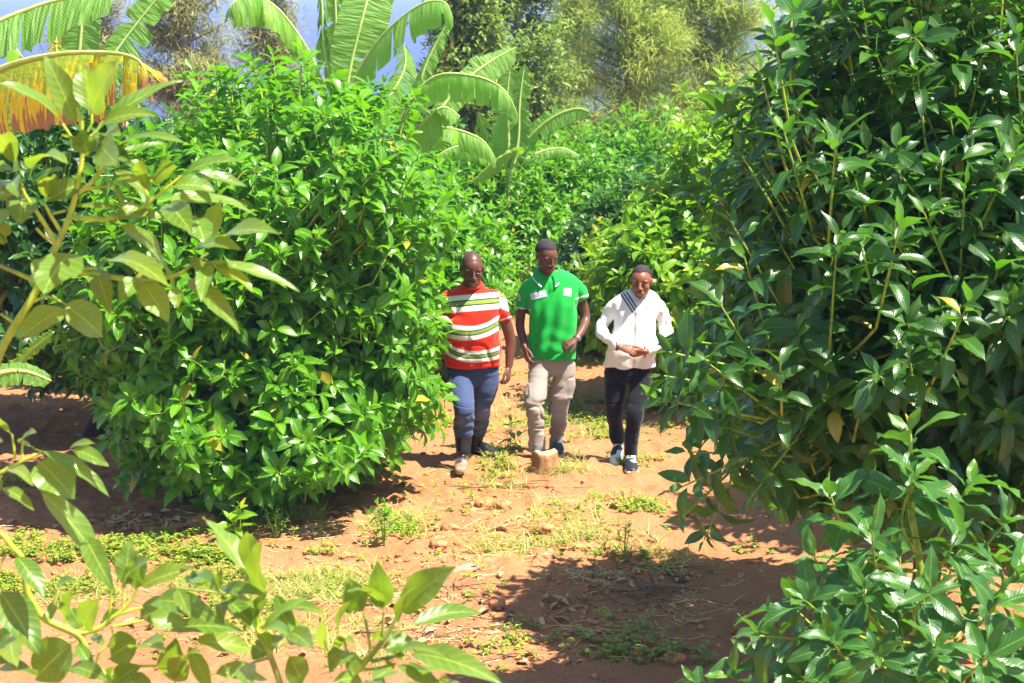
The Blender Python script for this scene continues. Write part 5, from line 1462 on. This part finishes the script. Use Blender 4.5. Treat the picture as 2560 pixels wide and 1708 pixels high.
    stemtube(ms, [a, a+[-.12, .1, -.8], (a[0]-.2, YA+.25, gz1(-1.3, YA+.2)-.03)], .0125, .022, 10, 6)
a_ = atn(-33, 965, YA)
sapling('avocado sapling with yellow green stem and broad leaves reaching in from the left edge', (a_[0]-.2, YA+.25), [partA])
YB = 4.3
def partB(ml, ms):
    F = 1.2
    rows = [(160, 500, 492, 712, 62, .9, -.1), (320, 500, 492, 577, 58, .7, .2), (165, 545, 335, 722, 150, .6, .7), (150, 655, 460, 1032, 105, .5, .2), (20, 605, 148, 667, 58, .8, .2), (0, 670, 152, 777, 52, .5, .1),
            (55, 432, -5, 345, 85, .4, F), (90, 470, 165, 425, 60, .4, .6), (380, 885, 522, 1150, 80, .5, .9), (-20, 560, -120, 480, 80, .5, .4), (10, 620, -60, 720, 70, .5, .6)]
    near_leaves(ml, rows, 0, 850, 1.828, YB+.25, rngn)
    near_stems(ms, [([(-80, 640), (0, 608), (70, 570), (130, 540), (190, 515)], .0075, .003), ([(105, 550), (100, 510), (108, 455)], .004, .0025), ([(70, 545), (62, 480), (55, 430)], .004, .0025)], 0, 850, 1.828, YB+.25)
    rows = [(570, 1145, 590, 920, 88, .3, 1.2), (600, 1145, 668, 985, 90, .4, .8), (620, 1140, 885, 1045, 95, .5, .3), (60, 975, 205, 1182, 80, .7, .2), (380, 1320, 445, 1188, 105, .3, 1.2), (465, 1310, 552, 1233, 62, .4, .4),
            (-20, 1120, 172, 1432, 140, .5, .8), (350, 1372, 168, 1542, 170, .5, 1.2), (640, 1360, 505, 1450, 130, .4, 1.2), (625, 1420, 748, 1432, 105, .5, .5), (480, 1405, 500, 1318, 55, .3, 1.2), (670, 1222, 1015, 1302, 95, 1.1, .3),
            (640, 1282, 855, 1302, 75, .8, .5), (740, 1345, 1095, 1332, 80, .8, .0), (860, 1375, 1155, 1422, 85, .6, .5), (800, 1580, 800, 1368, 120, .3, 1.2), (345, 1380, 425, 1500, 50, .4, .2), (310, 1492, 495, 1562, 75, .5, .3),
            (60, 1345, 75, 1490, 95, .4, 1.2), (-10, 1500, 155, 1532, 75, .5, .4), (510, 1590, 640, 1490, 90, .5, .6), (700, 1620, 560, 1540, 90, .5, .5), (250, 1190, 225, 1290, 40, .3, .4), (300, 1300, 330, 1140, 60, .3, .7), (250, 1130, 345, 1100, 48, .3, .5)]
    near_leaves(ml, rows, 0, 850, 1.828, YB, rngn)
    st = [([(-60, 860), (0, 882), (60, 950), (105, 1010), (125, 1150), (200, 1270), (358, 1350), (392, 1430), (425, 1500), (490, 1545), (560, 1640)], .0060, .0125), ([(358, 1345), (450, 1320), (505, 1275), (560, 1235), (600, 1190), (625, 1140)], .0075, .003), ([(560, 1235), (565, 1140)], .004, .003),
          ([(520, 1265), (600, 1235), (672, 1222)], .0055, .003), ([(490, 1545), (560, 1510), (640, 1492), (790, 1490)], .006, .003), ([(455, 1320), (380, 1320)], .004, .003), ([(500, 1280), (505, 1180), (515, 1140)], .004, .003), ([(520, 1310), (645, 1285)], .004, .003),
          ([(230, 1280), (250, 1200), (255, 1140)], .004, .0025), ([(290, 1310), (305, 1240), (310, 1180)], .004, .0025), ([(440, 1510), (450, 1440), (490, 1400)], .004, .003)]
    near_stems(ms, st, 0, 850, 1.828, YB)
    a = atn(560/1.828, 850+1640/1.828, YB)
    stemtube(ms, [a, a+[.02, .05, -1.0], (a[0], YB+.15, gz1(a[0], YB)-.03)], .0125, .02, 10, 6)
a_ = atn(306, 1747, YB)
sapling('avocado sapling at the bottom left corner with pale leaves on a bowed yellow stem', (a_[0], YB+.15), [partB])
YC = 4.2
def partC(ml, ms):
    rows = [(815, 1132, 995, 1145, 72, 1.0, .2), (1000, 1150, 1168, 1322, 72, .6, .3), (1145, 1085, 930, 818, 95, .7, .1), (1190, 1172, 1190, 928, 118, .3, 1.2), (1160, 1200, 1150, 900, 60, .3, .4), (1245, 1130, 1345, 1385, 65, .6, .5), (1255, 1250, 1485, 1252, 62, .9, .4),
            (1205, 1172, 1382, 1402, 62, .6, .2), (945, 1532, 1215, 1562, 95, .7, .7), (1310, 1425, 1385, 1572, 105, .4, 1.2), (1135, 1482, 1305, 1342, 90, .7, .4), (1120, 1480, 1150, 1600, 80, .4, .6), (1310, 1350, 1430, 1420, 90, .5, .9), (1190, 1340, 1330, 1360, 70, .6, .3), (1000, 1160, 880, 1110, 60, .5, .2),
            (1190, 1340, 1420, 1180, 60, .8, 0), (870, 1100, 1000, 1150, 70, .7, .2), (1010, 1200, 1160, 1230, 60, .5, .1)]
    near_leaves(ml, rows, 0, 850, 1.828, YC, rngn)
    st = [([(1330, 1750), (1280, 1568), (1210, 1380), (1170, 1310), (1150, 1220), (1152, 1150)], .010, .004), ([(1172, 1315), (1215, 1290), (1260, 1250)], .0045, .003), ([(1210, 1420), (1165, 1395), (1130, 1370)], .005, .003), ([(1152, 1200), (1000, 1158), (830, 1135)], .004, .0025),
          ([(1165, 1260), (1195, 1200), (1215, 1165)], .004, .003), ([(1240, 1450), (1140, 1480)], .004, .003), ([(1180, 1320), (1180, 1250), (1200, 1175)], .004, .003)]
    near_stems(ms, st, 0, 850, 1.828, YC)
    a = atn(1330/1.828, 850+1750/1.828, YC)
    stemtube(ms, [a, a+[.02, .05, -1.0], (a[0], YC+.1, gz1(a[0], YC)-.03)], .010, .018, 10, 6)
a_ = atn(727, 1807, YC)
sapling('avocado sapling at the bottom edge with a thin upright stem, left of broad leaves', (a_[0], YC+.1), [partC])
YD = 4.05
def partD(ml, ms):
    rows = [(232, 1150, 198, 850, 120, .35, 1.2), (318, 1165, 658, 880, 165, .5, .9), (345, 1250, 805, 1158, 95, .9, .3), (112, 1160, 28, 945, 95, .3, 1.2), (40, 1175, 8, 960, 75, .3, .8), (360, 1400, 935, 1575, 130, 1.05, .3), (310, 1450, 625, 1425, 75, .8, .8),
            (345, 1550, 665, 1480, 62, .6, .1), (250, 1362, 395, 1300, 115, .4, .9), (200, 1310, 200, 1238, 55, .3, 1.2), (0, 1445, 112, 1440, 85, .5, 1.0), (150, 1580, 292, 1518, 110, .5, .8), (238, 1420, 265, 1510, 65, .4, .6), (-30, 1300, 42, 1080, 70, .4, .9), (20, 1380, -80, 1500, 120, .5, .9),
            (120, 1560, -60, 1560, 90, .5, .7), (200, 1620, 330, 1700, 100, .5, .5), (560, 1600, 700, 1660, 70, .5, .4), (-60, 1400, -110, 1180, 80, .4, 1.2)]
    near_leaves(ml, rows, 860, 1050, 2.383, YD, rngn, .10)
    st = [([(-40, 1760), (0, 1560), (62, 1508), (162, 1400), (232, 1310), (285, 1230), (322, 1160)], .0125, .004), ([(160, 1400), (145, 1280), (120, 1160)], .0055, .003), ([(232, 1310), (232, 1240), (236, 1150)], .0055, .003), ([(162, 1440), (270, 1415), (380, 1398)], .006, .003),
          ([(240, 1350), (300, 1290), (350, 1248)], .005, .003), ([(62, 1508), (30, 1400), (20, 1370)], .005, .003), ([(90, 1490), (200, 1480), (310, 1452)], .004, .003), ([(40, 1530), (20, 1440), (5, 1300)], .005, .003), ([(200, 1350), (255, 1360)], .004, .003)]
    near_stems(ms, st, 860, 1050, 2.383, YD)
    a = atn(860-40/2.383, 1050+1760/2.383, YD)
    stemtube(ms, [a, a+[-.02, .05, -1.0], (a[0], YD+.1, gz1(a[0], YD)-.03)], .0125, .02, 10, 6)
a_ = atn(843, 1788, YD)
sapling('avocado sapling at the bottom edge with one long arching leaf and broad upright leaves', (a_[0], YD+.1), [partD])

# ------------------------------------------------------------------ ground cover
def scatter(blobs, seed):
    """blobs: (px, py, rx, ry, count) in the photo, placed on the terrain"""
    rng = np.random.RandomState(seed); out = []
    for px, py, rx, ry, n in blobs:
        n = int(n*.8)
        c = gpt(px, py); e = gpt(px+rx, py); f = gpt(px, py-ry)
        a, b_ = abs(e[0]-c[0]), abs(f[1]-c[1])
        p = rng.randn(n, 2)*.55
        q = np.stack([c[0]+p[:, 0]*a, c[1]+p[:, 1]*b_], -1)
        m = vnoise(np.stack([q[:, 0]*2.6, q[:, 1]*2.6, 0*q[:, 0]], -1), seed) > -.25
        out.append(q[m])
    return np.concatenate(out), rng
def weeds(name, blobs, seed, L, nl, h, matn, W=.55):
    q, rng = scatter(blobs, seed); n = len(q)
    z = gz(q[:, 0], q[:, 1])
    B = np.stack([q[:, 0], q[:, 1], z], -1)
    hh = h*(.3+1.0*rng.rand(n))
    mb = MB()
    ph = rng.rand(n, nl)*6.28; f = .25+.75*rng.rand(n, nl)
    sway = rng.randn(n, 1, 3)*[.35, .35, 0]*hh[:, None, None]
    P0 = B[:, None]+sway*f[..., None]+np.array([0, 0, 1.])*(hh[:, None]*f)[..., None]
    d = np.stack([np.cos(ph), np.sin(ph), .15+.5*rng.rand(n, nl)], -1)
    lf = L*(.5+.8*rng.rand(n, nl))
    leaves(mb, P0.reshape(-1, 3), d.reshape(-1, 3), np.tile([0, 0, 1.], (n*nl, 1))+rng.randn(n*nl, 3)*.2, lf.ravel(), (lf*W).ravel(), .4+.7*rng.rand(n*nl), nseg=3, fold=.2, pet=.12, rnd=(np.repeat(rng.rand(n), nl)*.6+.4*rng.rand(n*nl)), age=(rng.rand(n*nl) < .2)*.8, rng=rng)
    tubes(mb, np.stack([B-[0, 0, .01], B+sway[:, 0]*.5+np.array([0, 0, 1])*(hh*.5)[:, None], B+sway[:, 0]+np.array([0, 0, 1])*hh[:, None]], 1), np.tile([.0022, .0018, .0012], (n, 1)), 4, A=np.tile([.5, .5, .5, .5], (n, 1)))
    return tag(mb.build(name, M[matn]), kind='stuff')
tag(weeds('weeds', [(120, 1395, 210, 55, 520), (330, 1385, 210, 50, 420), (90, 1450, 170, 40, 420), (520, 1400, 110, 26, 220), (640, 1440, 130, 40, 160), (300, 1470, 200, 40, 220), (780, 1400, 120, 30, 60), (1330, 1060, 120, 36, 200), (1480, 1075, 100, 24, 160), (1440, 1020, 110, 20, 160), (1570, 1160, 60, 14, 90), (1240, 1150, 50, 30, 110), (1600, 1270, 90, 22, 110), (1430, 1300, 160, 60, 90), (1640, 1375, 130, 40, 70), (1250, 1390, 170, 50, 50),
                    (1550, 1600, 160, 50, 90), (1640, 1650, 170, 36, 90), (1250, 1620, 150, 50, 50), (1100, 1060, 90, 20, 90), (1010, 1330, 70, 30, 90), (430, 1130, 60, 60, 90), (80, 1210, 100, 30, 90), (1500, 890, 150, 25, 160), (1400, 950, 150, 30, 120), (620, 1540, 250, 60, 240), (820, 1500, 120, 50, 120), (1120, 1250, 160, 60, 40), (620, 1330, 160, 20, 130), (1150, 1480, 200, 50, 30), (1750, 1400, 120, 40, 120), (1700, 1040, 60, 40, 80)], 3, .036, 9, .07, 'weed'),
    'low yellow green weeds scattered over the red soil', 'weeds')
def blades(name, blobs, seed, L, nl, W, matn, lay=.25, nseg=4):
    q, rng = scatter(blobs, seed); n = len(q)
    z = gz(q[:, 0], q[:, 1])
    B = np.repeat(np.stack([q[:, 0], q[:, 1], z-.004], -1), nl, 0); N = len(B)
    ph = rng.rand(N)*6.28
    d = np.stack([np.cos(ph)*.8, np.sin(ph)*.8, lay+1.2*rng.rand(N)], -1)
    B = B+np.stack([np.cos(ph), np.sin(ph), 0*ph], -1)*.012*rng.rand(N, 1)
    mb = MB()
    leaves(mb, B, d, np.tile([0, 0, 1.], (N, 1))+rng.randn(N, 3)*.2, L*(.4+.9*rng.rand(N)), W*(.6+.6*rng.rand(N)), .3+1.4*rng.rand(N), nseg=nseg, fold=.3, pet=0, rnd=np.repeat(rng.rand(n), nl)*.5+.5*rng.rand(N), age=rng.rand(N)*.6, rng=rng, shape=.45)
    return tag(mb.build(name, M[matn]), kind='stuff')
tag(blades('grass', [(850, 1460, 140, 60, 170), (720, 1480, 160, 60, 150), (1240, 1150, 70, 40, 60), (1270, 1210, 60, 30, 40), (1330, 1080, 90, 40, 50), (1430, 1180, 60, 20, 30), (1420, 1330, 130, 60, 120), (1200, 1380, 140, 50, 80), (980, 1310, 80, 20, 80), (780, 1300, 120, 16, 130), (1500, 1080, 130, 40, 90), (650, 1600, 250, 70, 140), (900, 1620, 100, 50, 90), (1600, 1400, 150, 50, 80), (1500, 880, 160, 30, 130), (380, 1480, 260, 60, 160), (1400, 1180, 40, 16, 50), (1280, 1060, 60, 60, 90)], 5, .17, 9, .0065, 'grass'),
    'thin green and dry yellow grass tufts on the path', 'grass')
# dry straw, twigs and dead leaves lying on the soil
q, rng = scatter([(900, 1500, 300, 90, 260), (350, 1460, 400, 70, 200), (1250, 1350, 300, 80, 240), (1550, 1450, 250, 60, 240), (1250, 1130, 160, 60, 130), (1500, 1550, 300, 90, 120), (300, 1310, 350, 14, 170), (1150, 1600, 260, 60, 110), (1500, 1000, 250, 70, 110), (700, 1330, 250, 20, 120), (1700, 1450, 120, 40, 120)], 9)
n = len(q); ph = rng.rand(n)*6.28; L = .05+.22*rng.rand(n)**1.5
K = 6; s = np.linspace(-.5, .5, K)
cv = rng.randn(n)*.5
X = q[:, 0][:, None]+np.cos(ph)[:, None]*s*L[:, None]-np.sin(ph)[:, None]*(s**2-.1)*L[:, None]*cv[:, None]
Yy = q[:, 1][:, None]+np.sin(ph)[:, None]*s*L[:, None]+np.cos(ph)[:, None]*(s**2-.1)*L[:, None]*cv[:, None]
Z = gz(X, Yy)+.014+.02*rng.rand(n, 1)*np.abs(s)*2
mb = MB(); tubes(mb, np.stack([X, Yy, Z], -1), np.full((n, K), .0019)*(.7+.9*rng.rand(n, 1)), 4)
tag(mb.build('straw', M['straw']), 'dry pale straw stalks lying on the red soil', 'straw', kind='stuff')
q, rng = scatter([(1500, 1440, 300, 50, 26), (1650, 1500, 160, 50, 22), (1130, 1480, 200, 50, 16), (1250, 1590, 250, 60, 14), (620, 1560, 300, 60, 10), (1300, 1200, 200, 60, 14)], 13)
n = len(q); ph = rng.rand(n)*6.28; L = .25+.5*rng.rand(n)
K = 9; s = np.linspace(-.5, .5, K); wob = np.cumsum(rng.randn(n, K)*.02, 1)
X = q[:, 0][:, None]+np.cos(ph)[:, None]*s*L[:, None]-np.sin(ph)[:, None]*wob
Yy = q[:, 1][:, None]+np.sin(ph)[:, None]*s*L[:, None]+np.cos(ph)[:, None]*wob
Z = gz(X, Yy)+.018+.05*rng.rand(n, 1)*(s+.5)
mb = MB(); tubes(mb, np.stack([X, Yy, Z], -1), np.linspace(.005, .0018, K)[None]*np.ones((n, 1)), 5)
tag(mb.build('fallen_twigs', M['bark']), 'thin brown twigs fallen on the soil', 'twigs', kind='stuff')
q, rng = scatter([(1650, 1470, 180, 50, 60), (1500, 1500, 260, 60, 45), (1150, 1600, 260, 70, 40), (350, 1300, 300, 20, 50), (560, 1560, 300, 70, 45), (1000, 1560, 120, 40, 20), (1300, 1300, 250, 80, 25), (800, 1290, 160, 16, 40)], 17)
n = len(q); ph = rng.rand(n)*6.28
mb = MB()
leaves(mb, np.stack([q[:, 0], q[:, 1], gz(q[:, 0], q[:, 1])+.016], -1), np.stack([np.cos(ph), np.sin(ph), .25+0*ph], -1), np.tile([0, 0, 1.], (n, 1))+rng.randn(n, 3)*.3, .07+.08*rng.rand(n), .028+.02*rng.rand(n), rng.rand(n)*1.4, nseg=6, fold=.7, wave=.1, rng=rng, twist=rng.randn(n)*.7)
tag(mb.build('dead_leaves', M['deadleaf']), 'curled brown dead leaves lying under the trees', 'dead leaves', kind='stuff')
# crumbs of soil
q, rng = scatter([(1200, 1400, 600, 160, 1300), (400, 1350, 500, 60, 700), (1400, 1100, 400, 100, 500), (1400, 1600, 500, 80, 600), (500, 1560, 500, 100, 500)], 23)
n = len(q)
sph = nrm(np.array([[a, b_, c] for a in (-1, 0, 1) for b_ in (-1, 0, 1) for c in (-1, 1)]+[[-1, -1, 0], [1, -1, 0], [1, 1, 0], [-1, 1, 0], [1, 0, 0], [-1, 0, 0], [0, 1, 0], [0, -1, 0]], float))
sz = (.005+.018*rng.rand(n)**4)
mbc = MB()
th = np.arange(6)/6*2*math.pi
ring = [np.array([[0, 0, 1.]])]+[np.stack([np.cos(th+o)*r, np.sin(th+o)*r, np.full(6, zz)], -1) for r, zz, o in ((.8, .6, 0), (1, -.1, .5), (.7, -.7, 0))]
base = np.concatenate(ring)
V = base[None]*(1+.25*rng.randn(n, len(base), 1))*sz[:, None, None]*np.array([1.2, 1.0, .75])+np.stack([q[:, 0], q[:, 1], gz(q[:, 0], q[:, 1])+.012], -1)[:, None]
T = [[0, 1+k, 1+(k+1) % 6] for k in range(6)]
Q = [[1+6*r+k, 7+6*r+k, 7+6*r+(k+1) % 6, 1+6*r+(k+1) % 6] for r in (0, 1) for k in range(6)]
T = (np.array(T)[None]+np.arange(n)[:, None, None]*19).reshape(-1, 3); Q = (np.array(Q)[None]+np.arange(n)[:, None, None]*19).reshape(-1, 4)
mbc.add(V.reshape(-1, 3), Q, T)
tag(mbc.build('soil_crumbs', M['clod']), 'small crumbs of red soil', 'soil', kind='stuff')

def clod(px, py, r, seed, label):
    p = gpt(px, py); mb = MB()
    ell(mb, (0, 0, 0), (r*1.25, r, r*.72), None, 16)
    V = np.concatenate(mb.v); V = V*(1+.30*fbm(V/r*1.1+seed, seed, 4)[:, None])
    mb.v = [V]; o = mb.build('soil_clod', M['clod'])
    o.location = (p[0], p[1], p[2]+r*.3)
    tag(o, label, 'clod of soil', 'lumps of red soil on the path')
clod(1124, 1325, .042, 1, 'small round lump of soil, alone on the bare path')
clod(1215, 1266, .060, 2, 'lump of red soil with weeds on top, between the path and the stump')
clod(1255, 1272, .065, 3, 'flat lump of soil just right of the weedy lump')
clod(1095, 1368, .050, 4, 'crumbly lump of soil at the front of the bare path')
clod(1359, 1325, .050, 5, 'lump of soil below the stump, among dry stalks')
clod(510, 1318, .090, 6, 'big lump of soil at the foot of the left bush, by the seedling')
clod(1240, 1520, .060, 7, 'dark lump of soil inside the edge of the shadow')
clod(1680, 1655, .055, 8, 'lump of soil in the deep shadow at the lower right')
clod(440, 1325, .050, 9, 'lump of soil at the left bush, further left than the biggest lump')

# tree stump in front of the man in green
def stump():
    Y = 16.45
    c = atn(1362, 1190, Y); z = gz1(c[0], c[1])

    t = thing('tree_stump', 'short pale brown tree stump with a rough cut top on the path', 'tree stump', (c[0], c[1], z))
    n = 48; th = np.arange(n)/n*2*math.pi
    prof = [(.125, -.03), (.112, .02), (.103, .05), (.100, .09), (.099, .125), (.097, .146), (.090, .152)]
    mb = MB(); rows = []
    for k, (r, h) in enumerate(prof):
        P_ = np.stack([np.cos(th)*2, np.sin(th)*2, np.full(n, h*6)], -1)
        rr = r*(1+.05*vnoise(P_, 3)+.035*np.sin(th*9+vnoise(P_, 7)*2)*(k < 6))
        hh = h+(.016*vnoise(P_*1.7, 4)+.010*np.sin(th*2+1))*(k >= 4)
        rows.append(np.stack([rr*np.cos(th), rr*.9*np.sin(th), hh], -1))
    i, j = np.meshgrid(np.arange(len(prof)-1), np.arange(n), indexing='ij'); b = i*n+j; b2 = i*n+(j+1) % n
    mb.add(np.concatenate(rows), np.stack([b, b2, b2+n, b+n], -1).reshape(-1, 4))
    mb.build('bark', noise_mat('stump bark', (.20, .105, .045), (.36, .20, .09), 30, .9, 1.0, .015, stretch=(1, 1, .25)), t)
    mb = MB(); rows = [rows[-1]]+[np.stack([rows[-1][:, 0]*f, rows[-1][:, 1]*f, rows[-1][:, 2]*f+(1-f)*.146+.008*vnoise(np.stack([np.cos(th)*4*f, np.sin(th)*4*f, 0*th], -1), 6)-.004*(f < .9)], -1) for f in (.8, .6, .4, .2, .02)]
    i, j = np.meshgrid(np.arange(5), np.arange(n), indexing='ij'); b = i*n+j; b2 = i*n+(j+1) % n
    mb.add(np.concatenate(rows), np.stack([b, b2, b2+n, b+n], -1).reshape(-1, 4))
    mb.build('cut_top', noise_mat('stump wood', (.42, .27, .13), (.58, .40, .22), 60, .85, .6, .006), t)
stump()
def seedling(label, px, py, Y, h, L, ns, nl, seed, matn, r=.10, up=.5, grp='seedlings on the ground'):
    p = gpt(px, py); rng = np.random.RandomState(seed)
    t = thing('seedling', label, 'seedling', tuple(p), grp)
    mf, ms = MB(), MB()
    a = np.arange(ns)*2.4+rng.rand()*6
    tip = np.stack([np.cos(a)*r*rng.rand(ns)**.5, np.sin(a)*r*rng.rand(ns)**.5, h*(.45+.55*rng.rand(ns))], -1)
    tip[0] = (0.01, 0, h)
    base = tip-nrm(tip*[.8, .8, up+.3])*h*.45
    shoot_leaves(mf, base, tip, nl, L, rng, young=.7, nseg=7, bend=(.3, 1.0), start=.2, cross=2, wave=.06, aspect=.42)
    for b_, t_ in zip(base, tip): stemtube(ms, [(0, 0, -.02), b_*[.5, .5, .6], b_, t_], .005, .002, 6, 3)
    mf.build('foliage', M[matn], t); ms.build('stem', M['twig'], t)
seedling('low seedling with broad pale green leaves at the foot of the left bush', 600, 1352, 15, .24, .15, 3, 7, 4, 'avo_lime', .12)
seedling('small bright seedling in dry grass between the striped and the green man', 1275, 1130, 17, .26, .12, 3, 6, 5, 'avo_lime', .08)
seedling('leafy seedling at the right foot of the left bush, on bare soil', 960, 1365, 14, .30, .075, 5, 8, 6, 'avo_mid', .08)
seedling('tiny seedling in the shadow, left of the pale soil patch', 1270, 1610, 12, .13, .06, 2, 5, 7, 'avo_mid', .03)
seedling('tall spindly weed under the hanging tips of the dark tree', 1560, 1400, 14, .28, .05, 4, 9, 8, 'weed', .08)
seedling('bushy weed by the left foot of the bush, next to the first seedling', 690, 1345, 15, .20, .045, 7, 10, 9, 'avo_mid', .14)
# dry banana leaf lying behind the men
def dry_leaf():
    rng = np.random.RandomState(3); p = gpt(1490, 868)
    mb = MB()
    P_ = [np.array(gpt(1440, 866))+[0, 0, .05], np.array(gpt(1470, 866))+[0, 0, .16], np.array(gpt(1500, 866))+[0, 0, .20], np.array(gpt(1540, 866))+[0, 0, .06]]
    banana_leaf(mb, P_, .30, (0, -1, .2), rng, .4, .8, 20)
    o = mb.build('dry_banana_leaf', noise_mat('dry banana leaf', (.55, .38, .10), (.72, .55, .22), 9, .7, .4, .02))
    tag(o, 'dry yellow banana leaf on the ground behind the man in white', 'fallen leaf')
dry_leaf()

# ------------------------------------------------------------------ haze over the lake
hz = MB()
x0, x1, y0, y1, z0_, z1_ = -9500, 9500, -60, 6500, -22.5, 16
V = [(x, y, z) for z in (z0_, z1_) for y in (y0, y1) for x in (x0, x1)]
hz.add(V, [[0, 2, 3, 1], [4, 5, 7, 6], [0, 1, 5, 4], [2, 6, 7, 3], [0, 4, 6, 2], [1, 3, 7, 5]])
hm = bpy.data.materials.new('haze'); hm.use_nodes = True
for n_ in list(hm.node_tree.nodes):
    if n_.type != 'OUTPUT_MATERIAL': hm.node_tree.nodes.remove(n_)
pv = hm.node_tree.nodes.new('ShaderNodeVolumePrincipled')
pv.inputs['Color'].default_value = (0.42, 0.55, 0.95, 1)
pv.inputs['Density'].default_value = 0.0006
hm.node_tree.links.new(pv.outputs[0], hm.node_tree.nodes['Material Output'].inputs['Volume'])
tag(hz.build('haze', hm, smooth=False), kind='stuff')
